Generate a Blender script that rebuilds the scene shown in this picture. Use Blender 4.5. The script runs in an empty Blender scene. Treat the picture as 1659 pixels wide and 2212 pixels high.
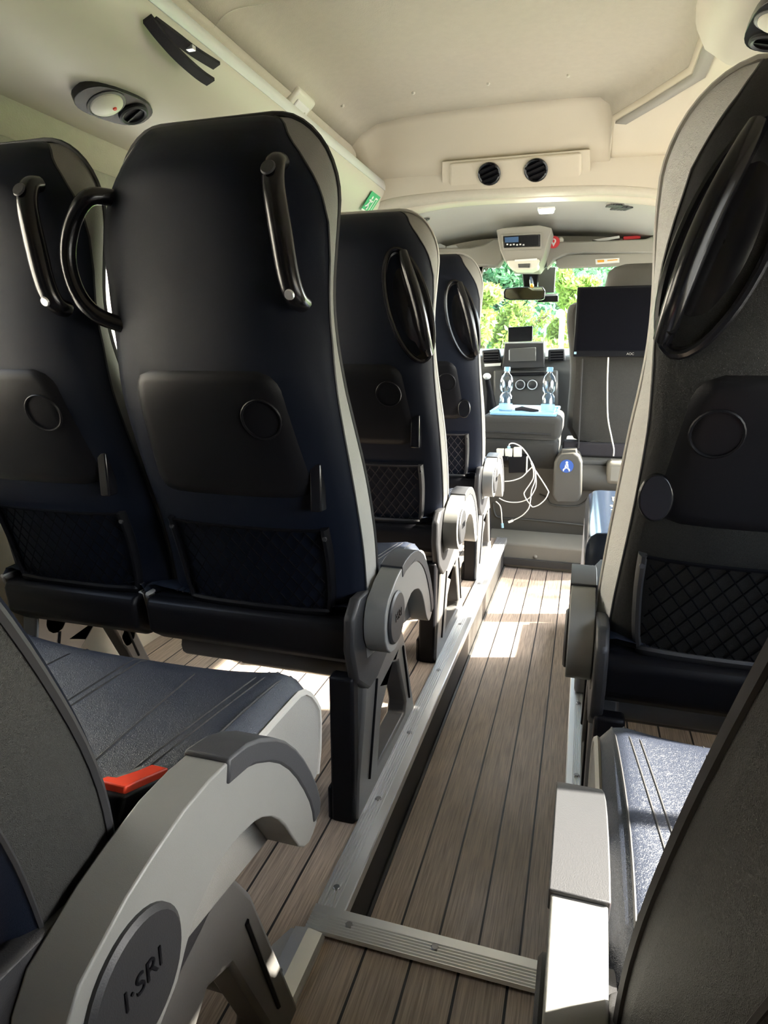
import bpy, bmesh, math, random
from mathutils import Vector, Matrix
from mathutils.geometry import tessellate_polygon
from bisect import bisect_right
random.seed(7)
PI = math.pi
sc = bpy.context.scene
COL = sc.collection

# ---------------------------------------------------------------- camera
W, H, F = 1659.0, 2212.0, 1400.0
VX, VY = 1268.0, 764.0
PITCH = math.atan((H/2-VY)/F)
YAW = math.atan2(VX-W/2, F/math.cos(PITCH))
CAMP = Vector((0, 0, 1.0))
fwd = Vector((-math.sin(YAW)*math.cos(PITCH), math.cos(YAW)*math.cos(PITCH), -math.sin(PITCH)))
rgt = Vector((math.cos(YAW), math.sin(YAW), 0))
upv = rgt.cross(fwd)
def ray(px, py): return rgt*((px-W/2)/F) - upv*((py-H/2)/F) + fwd
def at(px, py, Y):
    d = ray(px, py); return CAMP + d*(Y/d.y)
def atz(px, py, z):
    d = ray(px, py); return CAMP + d*((z-1.0)/d.z)
cd = bpy.data.cameras.new('camera'); cam = bpy.data.objects.new('camera', cd); COL.objects.link(cam)
cam.location = CAMP; cam.rotation_euler = (PI/2-PITCH, 0, YAW)
cd.sensor_fit = 'VERTICAL'; cd.sensor_height = 24.0; cd.lens = F/H*24.0; cd.clip_start = .02; cd.clip_end = 300
sc.camera = cam

# ---------------------------------------------------------------- materials
def newmat(name):
    m = bpy.data.materials.new(name); m.use_nodes = True
    nt = m.node_tree; b = nt.nodes['Principled BSDF']; return m, nt, b
def N(nt, t, **kw):
    n = nt.nodes.new(t)
    for k, v in kw.items(): setattr(n, k, v)
    return n
def mat(name, col, rough=.5, metal=0, bump=0, bscale=200, var=0, vscale=6, spec=.5, kind='noise', coat=0, sheen=0):
    m, nt, b = newmat(name); L = nt.links.new
    b.inputs['Base Color'].default_value = (*col, 1); b.inputs['Roughness'].default_value = rough
    b.inputs['Metallic'].default_value = metal; b.inputs['Specular IOR Level'].default_value = spec
    if coat: b.inputs['Coat Weight'].default_value = coat; b.inputs['Coat Roughness'].default_value = .15
    if sheen: b.inputs['Sheen Weight'].default_value = sheen; b.inputs['Sheen Roughness'].default_value = .5
    tc = N(nt, 'ShaderNodeTexCoord')
    if var:
        nz = N(nt, 'ShaderNodeTexNoise'); nz.inputs['Scale'].default_value = vscale; nz.inputs['Detail'].default_value = 6
        L(tc.outputs['Object'], nz.inputs['Vector'])
        mx = N(nt, 'ShaderNodeMix', data_type='RGBA'); mx.inputs[6].default_value = (*[c*(1-var) for c in col], 1)
        mx.inputs[7].default_value = (*[min(1, c*(1+var)) for c in col], 1)
        L(nz.outputs['Fac'], mx.inputs[0]); L(mx.outputs[2], b.inputs['Base Color'])
    if bump:
        bp = N(nt, 'ShaderNodeBump'); bp.inputs['Strength'].default_value = bump; bp.inputs['Distance'].default_value = .002
        if kind == 'leather':
            t = N(nt, 'ShaderNodeTexVoronoi'); t.inputs['Scale'].default_value = bscale; t.feature = 'DISTANCE_TO_EDGE'
            n2 = N(nt, 'ShaderNodeTexNoise'); n2.inputs['Scale'].default_value = bscale*.5; n2.inputs['Detail'].default_value = 3
            L(tc.outputs['Object'], n2.inputs['Vector'])
            mv = N(nt, 'ShaderNodeMix', data_type='VECTOR'); mv.inputs[0].default_value = .02
            L(tc.outputs['Object'], mv.inputs[4]); L(n2.outputs['Color'], mv.inputs[5])
            L(mv.outputs[1], t.inputs['Vector']); L(t.outputs['Distance'], bp.inputs['Height'])
        else:
            t = N(nt, 'ShaderNodeTexNoise'); t.inputs['Scale'].default_value = bscale; t.inputs['Detail'].default_value = 4
            L(tc.outputs['Object'], t.inputs['Vector']); L(t.outputs['Fac'], bp.inputs['Height'])
        L(bp.outputs['Normal'], b.inputs['Normal'])
    return m
M = {}
M['navy'] = mat('navy_leatherette', (.0050, .0072, .0145), .5, bump=.25, bscale=520, kind='leather', var=.15, spec=.14)
M['cushion'] = mat('slate_leather', (.018, .023, .038), .42, bump=.45, bscale=330, kind='leather', var=.12)
M['graphite'] = mat('graphite_leather', (.011, .011, .0105), .5, bump=.5, bscale=400, kind='leather', var=.2, spec=.25)
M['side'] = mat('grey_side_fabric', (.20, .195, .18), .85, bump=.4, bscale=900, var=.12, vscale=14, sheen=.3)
M['side_sunlit'] = mat('sunlit_grained_side_leather', (.58, .575, .56), .42, bump=.9, bscale=260, kind='leather', var=.15, spec=.6)  # base colour lightened in place of sunlight on the seat's edge
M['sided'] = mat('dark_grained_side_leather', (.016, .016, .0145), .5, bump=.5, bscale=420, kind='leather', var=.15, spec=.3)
M['piping'] = mat('pale_piping', (.42, .41, .38), .5)
M['dpiping'] = mat('dark_piping', (.02, .02, .022), .5)
M['blackp'] = mat('black_plastic', (.0055, .0055, .0070), .42, spec=.16, bump=.12, bscale=900)
M['gloss'] = mat('gloss_black_plastic', (.007, .007, .009), .22, spec=.45)
M['dgrey'] = mat('dark_grey_plastic', (.022, .022, .024), .5, bump=.15, bscale=900)
M['grey'] = mat('grey_plastic', (.19, .19, .182), .42, bump=.08, bscale=1200, var=.05, vscale=30)
M['pad'] = mat('charcoal_pad', (.038, .039, .043), .5, bump=.15, bscale=900)
M['legm'] = mat('grey_painted_steel', (.11, .107, .103), .4, metal=.1, bump=.05, bscale=400)
M['red'] = mat('red_plastic', (.85, .07, .03), .4)
M['alu'] = mat('aluminium', (.80, .81, .82), .38, metal=.85)
M['screw'] = mat('steel_screw', (.35, .35, .36), .35, metal=.9)
M['riser'] = mat('riser_black', (.035, .033, .03), .6, bump=.2, bscale=120, var=.25, vscale=8)
M['stepm'] = mat('step_grey', (.20, .185, .15), .6, bump=.25, bscale=500, var=.12, vscale=4)
M['cabm'] = mat('cab_moulding', (.062, .058, .048), .55, bump=.3, bscale=600, var=.1)
M['dash'] = mat('dash_grey', (.07, .07, .068), .55, bump=.2, bscale=700)
M['cabfab'] = mat('cab_seat_fabric', (.022, .021, .018), .9, bump=.6, bscale=700, var=.3, vscale=120, sheen=.2)
M['beige'] = mat('beige_plastic', (.66, .60, .48), .5, bump=.05, bscale=700)
M['cove'] = mat('cove_plastic', (.62, .575, .48), .45, bump=.04, bscale=500)
M['felt'] = mat('beige_felt', (.56, .515, .415), .9, bump=.35, bscale=260, var=.06, vscale=50)
M['wallfelt'] = mat('grey_wall_felt', (.33, .32, .27), .9, bump=.4, bscale=150, var=.25, vscale=25)
M['white'] = mat('white_plastic', (.82, .82, .80), .4)
M['ivory'] = mat('ivory_plastic', (.75, .73, .62), .4)
M['cable'] = mat('white_cable', (.85, .82, .76), .45)
M['screen'] = mat('black_screen', (.004, .004, .006), .4, spec=.05)
M['bluelabel'] = mat('blue_paint', (.03, .09, .35), .5)
M['paleblue'] = mat('pale_blue_sticker', (.35, .6, .8), .5)
M['bluetray'] = mat('blue_tray', (.22, .45, .68), .35)
M['paper'] = mat('paper', (.85, .85, .82), .8)
M['signred'] = mat('sign_red', (.75, .04, .05), .5)
M['signgreen'] = mat('sign_green', (.02, .42, .16), .5)
M['signwhite'] = mat('sign_white', (.9, .9, .88), .6)
M['visor'] = mat('visor_grey', (.34, .325, .28), .8, bump=.2, bscale=400)
M['net'] = mat('black_elastic_net', (.003, .003, .004), .9, spec=.05)
M['strap'] = mat('black_webbing', (.02, .017, .02), .9, bump=.5, bscale=700)
M['mirror'] = mat('mirror_glass', (.55, .57, .55), .04, metal=1)
M['boxsheen'] = mat('glossy_box_lid', (.03, .045, .075), .18, coat=.6)  # blue put into the black lid's colour for its sky sheen
M['boxgrey'] = mat('box_grey_side', (.33, .33, .35), .5)
M['cablight'] = mat('pale_headliner', (.50, .49, .43), .85, bump=.2, bscale=300)
M['blue'] = mat('blue_panel', (.12, .33, .62), .6)
M['trunk'] = mat('bark', (.14, .10, .06), .9, bump=.6, bscale=40, var=.3)
M['asphalt'] = mat('asphalt', (.22, .22, .21), .9, bump=.4, bscale=30, var=.2)
M['grass'] = mat('grass_ground', (.16, .30, .07), .9, bump=.6, bscale=40, var=.4)
M['render_wall'] = mat('pale_render', (.55, .52, .46), .85, bump=.2, bscale=40)
M['orange'] = mat('amber_plastic', (.9, .45, .05), .3)

def leafmat(name, c):
    m, nt, b = newmat(name); L = nt.links.new
    nz = N(nt, 'ShaderNodeTexNoise'); nz.inputs['Scale'].default_value = 1.6
    tc = N(nt, 'ShaderNodeTexCoord'); L(tc.outputs['Object'], nz.inputs['Vector'])
    mx = N(nt, 'ShaderNodeMix', data_type='RGBA'); mx.inputs[6].default_value = (*[x*.65 for x in c], 1); mx.inputs[7].default_value = (*[min(1, x*1.35) for x in c], 1)
    L(nz.outputs['Fac'], mx.inputs[0]); L(mx.outputs[2], b.inputs['Base Color'])
    b.inputs['Roughness'].default_value = .6
    tr = N(nt, 'ShaderNodeBsdfTranslucent'); L(mx.outputs[2], tr.inputs['Color'])
    ms = N(nt, 'ShaderNodeMixShader'); ms.inputs[0].default_value = .45
    L(b.outputs[0], ms.inputs[1]); L(tr.outputs[0], ms.inputs[2]); L(ms.outputs[0], nt.nodes['Material Output'].inputs['Surface'])
    return m
M['leafy'] = leafmat('yellow_green_leaves', (.24, .32, .06))
M['leafg'] = leafmat('green_leaves', (.11, .24, .11))
M['leafd'] = leafmat('deep_green_leaves', (.09, .22, .12))

def emit(name, col, s):
    m, nt, b = newmat(name)
    b.inputs['Base Color'].default_value = (*col, 1); b.inputs['Emission Color'].default_value = (*col, 1); b.inputs['Emission Strength'].default_value = s
    return m
M['lampon'] = emit('lamp_lens_lit', (1, .97, .9), 14)
M['lcd'] = emit('lcd_glow', (.02, .05, .10), .12)

def glass(name, tint, refl=.06):
    m, nt, b = newmat(name); L = nt.links.new
    t = N(nt, 'ShaderNodeBsdfTransparent'); t.inputs[0].default_value = (*tint, 1)
    g = N(nt, 'ShaderNodeBsdfGlossy'); g.inputs['Roughness'].default_value = .02
    lw = N(nt, 'ShaderNodeLayerWeight'); lw.inputs[0].default_value = .5
    pw = N(nt, 'ShaderNodeMath', operation='POWER'); L(lw.outputs['Facing'], pw.inputs[0]); pw.inputs[1].default_value = 4
    fr = N(nt, 'ShaderNodeMath', operation='MULTIPLY_ADD'); L(pw.outputs[0], fr.inputs[0]); fr.inputs[1].default_value = .6; fr.inputs[2].default_value = refl*.6
    ms = N(nt, 'ShaderNodeMixShader')
    L(fr.outputs[0], ms.inputs[0]); L(t.outputs[0], ms.inputs[1]); L(g.outputs[0], ms.inputs[2])
    L(ms.outputs[0], nt.nodes['Material Output'].inputs['Surface'])
    return m
M['glass'] = glass('window_glass', (.95, .95, .93))
M['wsglass'] = glass('windscreen_glass', (.88, .95, .92))
M['bottle'] = glass('bottle_plastic', (.88, .94, .98), .30)
m, nt, b = newmat('water_bottle_pet')
b.inputs['Base Color'].default_value = (.85, .93, 1, 1); b.inputs['Roughness'].default_value = .03; b.inputs['IOR'].default_value = 1.33; b.inputs['Transmission Weight'].default_value = 1
M['pet'] = glass('water', (.92, .965, 1.0), .03)

def wood(name, base, phase):
    m, nt, b = newmat(name); L = nt.links.new
    tc = N(nt, 'ShaderNodeTexCoord'); sx = N(nt, 'ShaderNodeSeparateXYZ'); L(tc.outputs['Object'], sx.inputs[0])
    def mth(op, a, v=None, w=None):
        n = N(nt, 'ShaderNodeMath', operation=op); L(a, n.inputs[0])
        if v is not None:
            if hasattr(v, 'name'): L(v, n.inputs[1])
            else: n.inputs[1].default_value = v
        return n.outputs[0]
    u = mth('DIVIDE', mth('SUBTRACT', sx.outputs[0], phase), .0697)
    fr = mth('FRACT', u); idx = mth('FLOOR', u)
    e = mth('MINIMUM', fr, mth('SUBTRACT', mth('MULTIPLY', fr, -1), -1))
    gap = mth('LESS_THAN', e, .028)
    cb = N(nt, 'ShaderNodeCombineXYZ')
    L(mth('MULTIPLY', sx.outputs[0], 420), cb.inputs[0]); L(mth('MULTIPLY', sx.outputs[1], 11), cb.inputs[1]); L(mth('MULTIPLY', idx, 9.7), cb.inputs[2])
    nz = N(nt, 'ShaderNodeTexNoise'); nz.inputs['Scale'].default_value = 1; nz.inputs['Detail'].default_value = 5; nz.inputs['Roughness'].default_value = .6
    L(cb.outputs[0], nz.inputs['Vector'])
    cr = N(nt, 'ShaderNodeValToRGB'); e0, e1 = cr.color_ramp.elements
    e0.position = .30; e0.color = (*[x*.55 for x in base], 1); e1.position = .70; e1.color = (*[min(1, x*1.35) for x in base], 1)
    L(nz.outputs['Fac'], cr.inputs[0])
    pn = N(nt, 'ShaderNodeTexWhiteNoise', noise_dimensions='1D'); L(idx, pn.inputs['W'])
    hv = N(nt, 'ShaderNodeHueSaturation'); L(cr.outputs[0], hv.inputs['Color'])
    L(mth('ADD', mth('MULTIPLY', pn.outputs['Value'], .22), .89), hv.inputs['Value'])
    mx = N(nt, 'ShaderNodeMix', data_type='RGBA'); L(gap, mx.inputs[0]); L(hv.outputs[0], mx.inputs[6]); mx.inputs[7].default_value = (.012, .010, .012, 1)
    L(mx.outputs[2], b.inputs['Base Color']); b.inputs['Roughness'].default_value = .5
    bp = N(nt, 'ShaderNodeBump'); bp.inputs['Strength'].default_value = .25; bp.inputs['Distance'].default_value = .002
    L(mth('SUBTRACT', nz.outputs['Fac'], mth('MULTIPLY', gap, 1.0)), bp.inputs['Height']); L(bp.outputs['Normal'], b.inputs['Normal'])
    return m
M['wood'] = wood('grey_brown_plank_vinyl', (.46, .37, .295), -.0395)
M['woodl'] = wood('grey_brown_plank_vinyl_left', (.46, .37, .295), -.405)
M['woodr'] = wood('grey_brown_plank_vinyl_rear', (.46, .37, .295), -.0455)

# ---------------------------------------------------------------- mesh builder
class MB:
    def __init__(s): s.v = []; s.f = []
    def add(s, vs, fs):
        o = len(s.v); s.v += [Vector(v) for v in vs]; s.f += [tuple(i+o for i in f) for f in fs]; return s
    def box(s, x0, x1, y0, y1, z0, z1, mtx=None):
        vs = [Vector((x, y, z)) for z in (z0, z1) for y in (y0, y1) for x in (x0, x1)]
        if mtx: vs = [mtx @ v for v in vs]
        return s.add(vs, [(0, 2, 3, 1), (4, 5, 7, 6), (0, 1, 5, 4), (2, 6, 7, 3), (0, 4, 6, 2), (1, 3, 7, 5)])
    def hexa(s, q0, q1):   # two quads
        return s.add(list(q0)+list(q1), [(3, 2, 1, 0), (4, 5, 6, 7), (0, 1, 5, 4), (1, 2, 6, 5), (2, 3, 7, 6), (3, 0, 4, 7)])
    def prism(s, loops, axis, a0, a1):
        if not isinstance(loops[0][0], (tuple, list, Vector)): loops = [loops]
        def P(p, a):
            return Vector((a, p[0], p[1])) if axis == 'x' else Vector((p[0], a, p[1])) if axis == 'y' else Vector((p[0], p[1], a))
        tri = tessellate_polygon([[Vector((p[0], p[1], 0)) for p in l] for l in loops])
        flat = [p for l in loops for p in l]; n = len(flat)
        vs = [P(p, a0) for p in flat]+[P(p, a1) for p in flat]; fs = []
        for t in tri: fs.append(tuple(t)); fs.append(tuple(i+n for i in reversed(t)))
        o = 0
        for l in loops:
            k = len(l)
            for i in range(k): j = (i+1) % k; fs.append((o+i, o+j, o+j+n, o+i+n))
            o += k
        return s.add(vs, fs)
    def tube(s, pts, r, n=8, closed=False, flat=1.0):
        pts = [Vector(p) for p in pts]; k = len(pts)
        rs = r if isinstance(r, (list, tuple)) else [r]*k
        rings = []; nrm = None
        for i in range(k):
            if closed: t = pts[(i+1) % k]-pts[i-1]
            else: t = pts[min(i+1, k-1)]-pts[max(i-1, 0)]
            if t.length < 1e-9: t = Vector((0, 0, 1))
            t.normalize()
            if nrm is None:
                a = Vector((0, 0, 1)) if abs(t.z) < .9 else Vector((1, 0, 0)); nrm = (a - t*a.dot(t)).normalized()
            else:
                nrm = nrm - t*nrm.dot(t)
                nrm = nrm.normalized() if nrm.length > 1e-6 else Vector((1, 0, 0))
            b = t.cross(nrm)
            rings.append([pts[i]+(nrm*math.cos(2*PI*j/n)*flat+b*math.sin(2*PI*j/n))*rs[i] for j in range(n)])
        return s.loft(rings, closed_u=True, closed_v=closed, cap=not closed)
    def loft(s, rings, closed_u=True, closed_v=False, cap=False):
        n = len(rings[0]); k = len(rings); vs = [p for r in rings for p in r]; fs = []
        for i in range(k if closed_v else k-1):
            a = i*n; b = ((i+1) % k)*n
            for j in range(n if closed_u else n-1):
                j2 = (j+1) % n; fs.append((a+j, a+j2, b+j2, b+j))
        if cap: fs.append(tuple(reversed(range(n)))); fs.append(tuple((k-1)*n+j for j in range(n)))
        return s.add(vs, fs)
    def sheet(s, rows): return s.loft(rows, closed_u=False)
    def lathe(s, prof, mtx=None, n=24):
        rings = []
        for r, z in prof:
            ring = [Vector((r*math.cos(2*PI*j/n), r*math.sin(2*PI*j/n), z)) for j in range(n)]
            rings.append([mtx @ v for v in ring] if mtx else ring)
        return s.loft(rings, cap=True)
    def sphere(s, c, r, sx=1, sy=1, sz=1, n=14):
        c = Vector(c); prof = []
        rings = [[c+Vector((r*sx*math.sin(PI*(i+.02)/(n+.04))*math.cos(2*PI*j/n), r*sy*math.sin(PI*(i+.02)/(n+.04))*math.sin(2*PI*j/n), r*sz*math.cos(PI*(i+.02)/(n+.04)))) for j in range(n)] for i in range(n+1)]
        return s.loft(rings, cap=True)
    def build(s, name, mt, parent=None, loc=None, mir=False, bevel=0, smooth=40, solid=0, subs=0, segs=2):
        vs = [Vector((-v.x, v.y, v.z)) for v in s.v] if mir else s.v
        if loc is not None: vs = [v-Vector(loc) for v in vs]
        me = bpy.data.meshes.new(name); me.from_pydata(vs, [], s.f)
        bm = bmesh.new(); bm.from_mesh(me); bmesh.ops.recalc_face_normals(bm, faces=bm.faces); bm.to_mesh(me); bm.free()
        me.polygons.foreach_set('use_smooth', [True]*len(me.polygons)); me.set_sharp_from_angle(angle=math.radians(smooth))
        me.materials.append(M[mt] if isinstance(mt, str) else mt)
        o = bpy.data.objects.new(name, me); COL.objects.link(o)
        if parent: o.parent = parent
        if loc is not None: o.location = loc
        if solid: md = o.modifiers.new('solid', 'SOLIDIFY'); md.thickness = solid; md.offset = 0
        if bevel:
            md = o.modifiers.new('bevel', 'BEVEL'); md.width = bevel; md.segments = segs; md.limit_method = 'ANGLE'; md.angle_limit = math.radians(32); md.harden_normals = False
        if subs: md = o.modifiers.new('sub', 'SUBSURF'); md.levels = subs; md.render_levels = subs
        me.update(); return o

def thing(name, label, cat, loc, group=None):
    o = bpy.data.objects.new(name, None); COL.objects.link(o); o.location = loc; o.empty_display_size = .05
    o['label'] = label; o['category'] = cat
    if group: o['group'] = group
    return o
def tag(o, label, cat, group=None, kind=None):
    o['label'] = label; o['category'] = cat
    if group: o['group'] = group
    if kind: o['kind'] = kind
    return o
def struct(o, label=None):
    o['kind'] = 'structure'
    if label: o['label'] = label
    return o
def interp(xs, ys, x):
    if x <= xs[0]: return ys[0]
    if x >= xs[-1]: return ys[-1]
    i = bisect_right(xs, x)-1; t = (x-xs[i])/(xs[i+1]-xs[i]); return ys[i]+(ys[i+1]-ys[i])*t
def smooth_curve(pts, n=6, closed=False):
    pts = [Vector(p) for p in pts]; out = []; k = len(pts)
    g = (lambda i: pts[i % k]) if closed else (lambda i: pts[max(0, min(k-1, i))])
    for i in range(k if closed else k-1):
        p0, p1, p2, p3 = g(i-1), g(i), g(i+1), g(i+2)
        for j in range(n):
            t = j/n; out.append(.5*((2*p1)+(p2-p0)*t+(2*p0-5*p1+4*p2-p3)*t*t+(3*p1-p0-3*p2+p3)*t**3))
    if not closed: out.append(pts[-1])
    return out
def text_mesh(name, body, size, mt, mtx, parent=None, depth=.0006, bold=0):
    c = bpy.data.curves.new(name, 'FONT'); c.body = body; c.size = size; c.extrude = depth; c.align_x = 'CENTER'; c.align_y = 'CENTER'; c.offset = bold
    tmp = bpy.data.objects.new(name+'_t', c); COL.objects.link(tmp)
    dg = bpy.context.evaluated_depsgraph_get(); me = bpy.data.meshes.new_from_object(tmp.evaluated_get(dg))
    bpy.data.objects.remove(tmp); bpy.data.curves.remove(c)
    me.transform(mtx); me.materials.clear(); me.materials.append(M[mt])
    o = bpy.data.objects.new(name, me); COL.objects.link(o)
    if parent: o.parent = parent
    return o

# ================================================================= SEATS
SZ = [.36, .46, .52, .65, .80, .90, .99, 1.04, 1.10, 1.135, 1.155, 1.167, 1.172]
SR = [.050, .032, .02, -.034, -.093, -.105, -.103, -.104, -.108, -.102, -.086, -.060, -.045]
SF = [.135, .135, .128, .075, -.008, -.044, -.045, -.030, -.024, -.026, -.030, -.036, -.040]
SW = [.198, .200, .200, .200, .194, .188, .190, .195, .195, .182, .160, .128, .100]
SC = [.02, .022, .024, .026, .030, .036, .046, .052, .056, .054, .05, .045, .04]
SD = [0, 0, 0, 0, 0, 0, 0, .004, .012, .02, .024, .026, .026]
ZZ = []
for a_, b_ in zip(SZ[:8], SZ[1:9]):
    k_ = max(1, int((min(b_, 1.07)-a_)/.02))
    if a_ < 1.07:
        for i_ in range(k_): ZZ.append(a_+(min(b_, 1.07)-a_)*i_/k_)
NTOP = 11
NB = len(ZZ)
for i_ in range(NTOP): ZZ.append(1.07+.102*math.sin(PI/2*i_/(NTOP-1)))
def smoothtab(tab):
    vals = [interp(SZ, tab, z) for z in ZZ]
    for _ in range(6): vals = [vals[0]]+[.25*vals[i-1]+.5*vals[i]+.25*vals[i+1] for i in range(1, NB)]+vals[NB:]
    return vals
SR = [r if z < 1.09 else -.106 for z, r in zip(SZ, SR)]; SF = [f if z < 1.09 else -.026 for z, f in zip(SZ, SF)]; SW = [w if z < 1.09 else .195 for z, w in zip(SZ, SW)]
TR, TF, TW, TC = smoothtab(SR), smoothtab(SF), smoothtab(SW), smoothtab(SC)
TD = [interp(SZ, SD, z) for z in ZZ]
WRZ = [.36, .46, .55, .65, .77, .86, .95, 1.03, 1.08, 1.12, 1.15, 1.165, 1.172]
WRW = [.205, .203, .197, .190, .183, .172, .174, .180, .178, .163, .134, .108, .085]
CHR = [.018, .02, .022, .022, .02, .004, .002, .022, .036, .042, .038, .026, .010]
TWR = [interp(WRZ, WRW, z) for z in ZZ]; TCH = [interp(WRZ, CHR, z) for z in ZZ]
for q_ in range(4):
    TWR = [TWR[0]]+[.25*TWR[i-1]+.5*TWR[i]+.25*TWR[i+1] for i in range(1, len(ZZ)-4)]+TWR[-4:]
    TCH = [TCH[0]]+[.25*TCH[i-1]+.5*TCH[i]+.25*TCH[i+1] for i in range(1, len(ZZ)-4)]+TCH[-4:]
TCR = [.016 for c in TC]
CHAM = [interp([0, 1.0, 1.04, 1.08, 1.12, 1.15, 1.172], [0, 0, .004, .016, .028, .030, .012], z) for z in ZZ]
TC = [c if z < .9 else max(.018, c-.6*(c-.018)*min(1, (z-.9)/.1)) for c, z in zip(TC, ZZ)]
for i_ in range(NTOP):
    a_ = PI/2*i_/(NTOP-1); k_ = NB+i_
    TW[k_] -= .098*(1-math.cos(a_)); TC[k_] *= .35+.65*math.cos(a_); TCR[k_] *= .5+.5*math.cos(a_)
    if ZZ[k_] > 1.10: TR[k_] += .062*(1-math.sqrt(max(0, 1-((ZZ[k_]-1.10)/.0722)**2))); TF[k_] -= .010*(1-math.sqrt(max(0, 1-((ZZ[k_]-1.10)/.0722)**2)))
SETS = {'std': (TW, TC, CHAM), 'round': (TWR, TCR, TCH)}
def bulge(z): return .028*(1-min(1, max(0, (z-1.10)/.072))**2*.9)
def use_set(k):
    global TW, TC, CHAM, RINGS
    TW, TC, CHAM = SETS[k]; RINGS = [seat_ring(i) for i in range(len(ZZ))]
def surf(x, z):
    w = interp(ZZ, TW, z)-interp(ZZ, CHAM, z); r = interp(ZZ, TR, z); c = interp(ZZ, TC, z)
    t = min(1, abs(x)/(w-c)); y = r-bulge(z)*(1-t**2.5)
    if abs(x) > w-c: y = r+(abs(x)-(w-c))*.3
    return y
def seat_ring(i):
    z, w, r, f, c, d = ZZ[i], TW[i], TR[i], TF[i], TC[i], TD[i]
    wf = w; w = w-CHAM[i]; s_ = min(1, max(0, (z-1.10)/.07)); e_ = d*.85*s_*s_
    pts = []
    for j in range(13):
        t = -1+2*j/12; pts.append((t*(w-c), r-bulge(z)*(1-abs(t)**2.5), z+e_))
    dep = f-r
    right = [(w-c*.3, r+min(c*.5, dep*.3), z+e_), (w, r+min(c*1.0, dep*.5), z+max(e_, d*.3)), (w+(wf-w)*.75+.001, r+dep*.72, z+max(e_, d*.7)), (wf-.003, f-.006, z+d), (wf-.016, f+.010, z+d)]
    pts += right
    fc = .016 if z < .95 else .006
    for j in range(9):
        t = 1-2*(j+.5)/9; pts.append((t*(wf-.03), f+.014-fc*(1-t*t), z+d))
    pts += [(-x, y, zz) for x, y, zz in reversed(right)]
    return [Vector(p) for p in pts]
RINGS = [seat_ring(i) for i in range(len(ZZ))]
NR = len(RINGS[0])   # 13+5+9+5 = 32
def rows_of(idx): return [[r[k % NR] for k in idx] for r in RINGS]

def back_panel(mb, xb0, xb1, xt0, xt1, z0, z1, rad, off, nx=16, nz=18):
    rows = []
    for a in range(nz+1):
        v = a/nz; z = z0+(z1-z0)*v
        x0 = xb0+(xt0-xb0)*v; x1 = xb1+(xt1-xb1)*v
        dz = min(z-z0, z1-z); ins = 0
        if dz < rad: ins = rad-math.sqrt(max(0, rad*rad-(rad-dz)**2))
        row = []
        for b in range(nx+1):
            u = b/nx; x = (x0+ins)+(x1-x0-2*ins)*u
            edge = a in (0, nz) or b in (0, nx)
            row.append(Vector((x, surf(x, z)+(.003 if edge else -off), z)))
        rows.append(row)
    mb.sheet(rows)

ARM_TOP = [(.082, .4545), (.15, .470), (.22, .468), (.27, .452), (.32, .418), (.36, .372), (.392, .318), (.403, .285)]
ARM_BOT = [(.395, .266), (.372, .258), (.345, .275), (.315, .325), (.285, .360), (.25, .380), (.20, .388), (.155, .372)]
PIV = (.08, .385)
def arm_poly():
    p = [(v.x, v.y) for v in smooth_curve([(a, b, 0) for a, b in ARM_TOP], 2)]+[(v.x, v.y) for v in smooth_curve([(a, b, 0) for a, b in ARM_BOT], 2)]
    for k in range(10):
        a = math.radians(-25-k*22.5); p.append((PIV[0]+.066*math.cos(a), PIV[1]+.066*math.sin(a)))
    return p

def top_z(x, y, x0, x1):
    cx, hw = (x0+x1)/2, (x1-x0)/2; t = (x-cx)/hw
    z = .408+.018*abs(t)**3-.03*max(0, (abs(t)-.86)/.14)**2
    z += .006*math.sin(PI*min(1, max(0, y/.5)))
    return z-.05*max(0, (y-.44)/.066)**2.2

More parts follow.
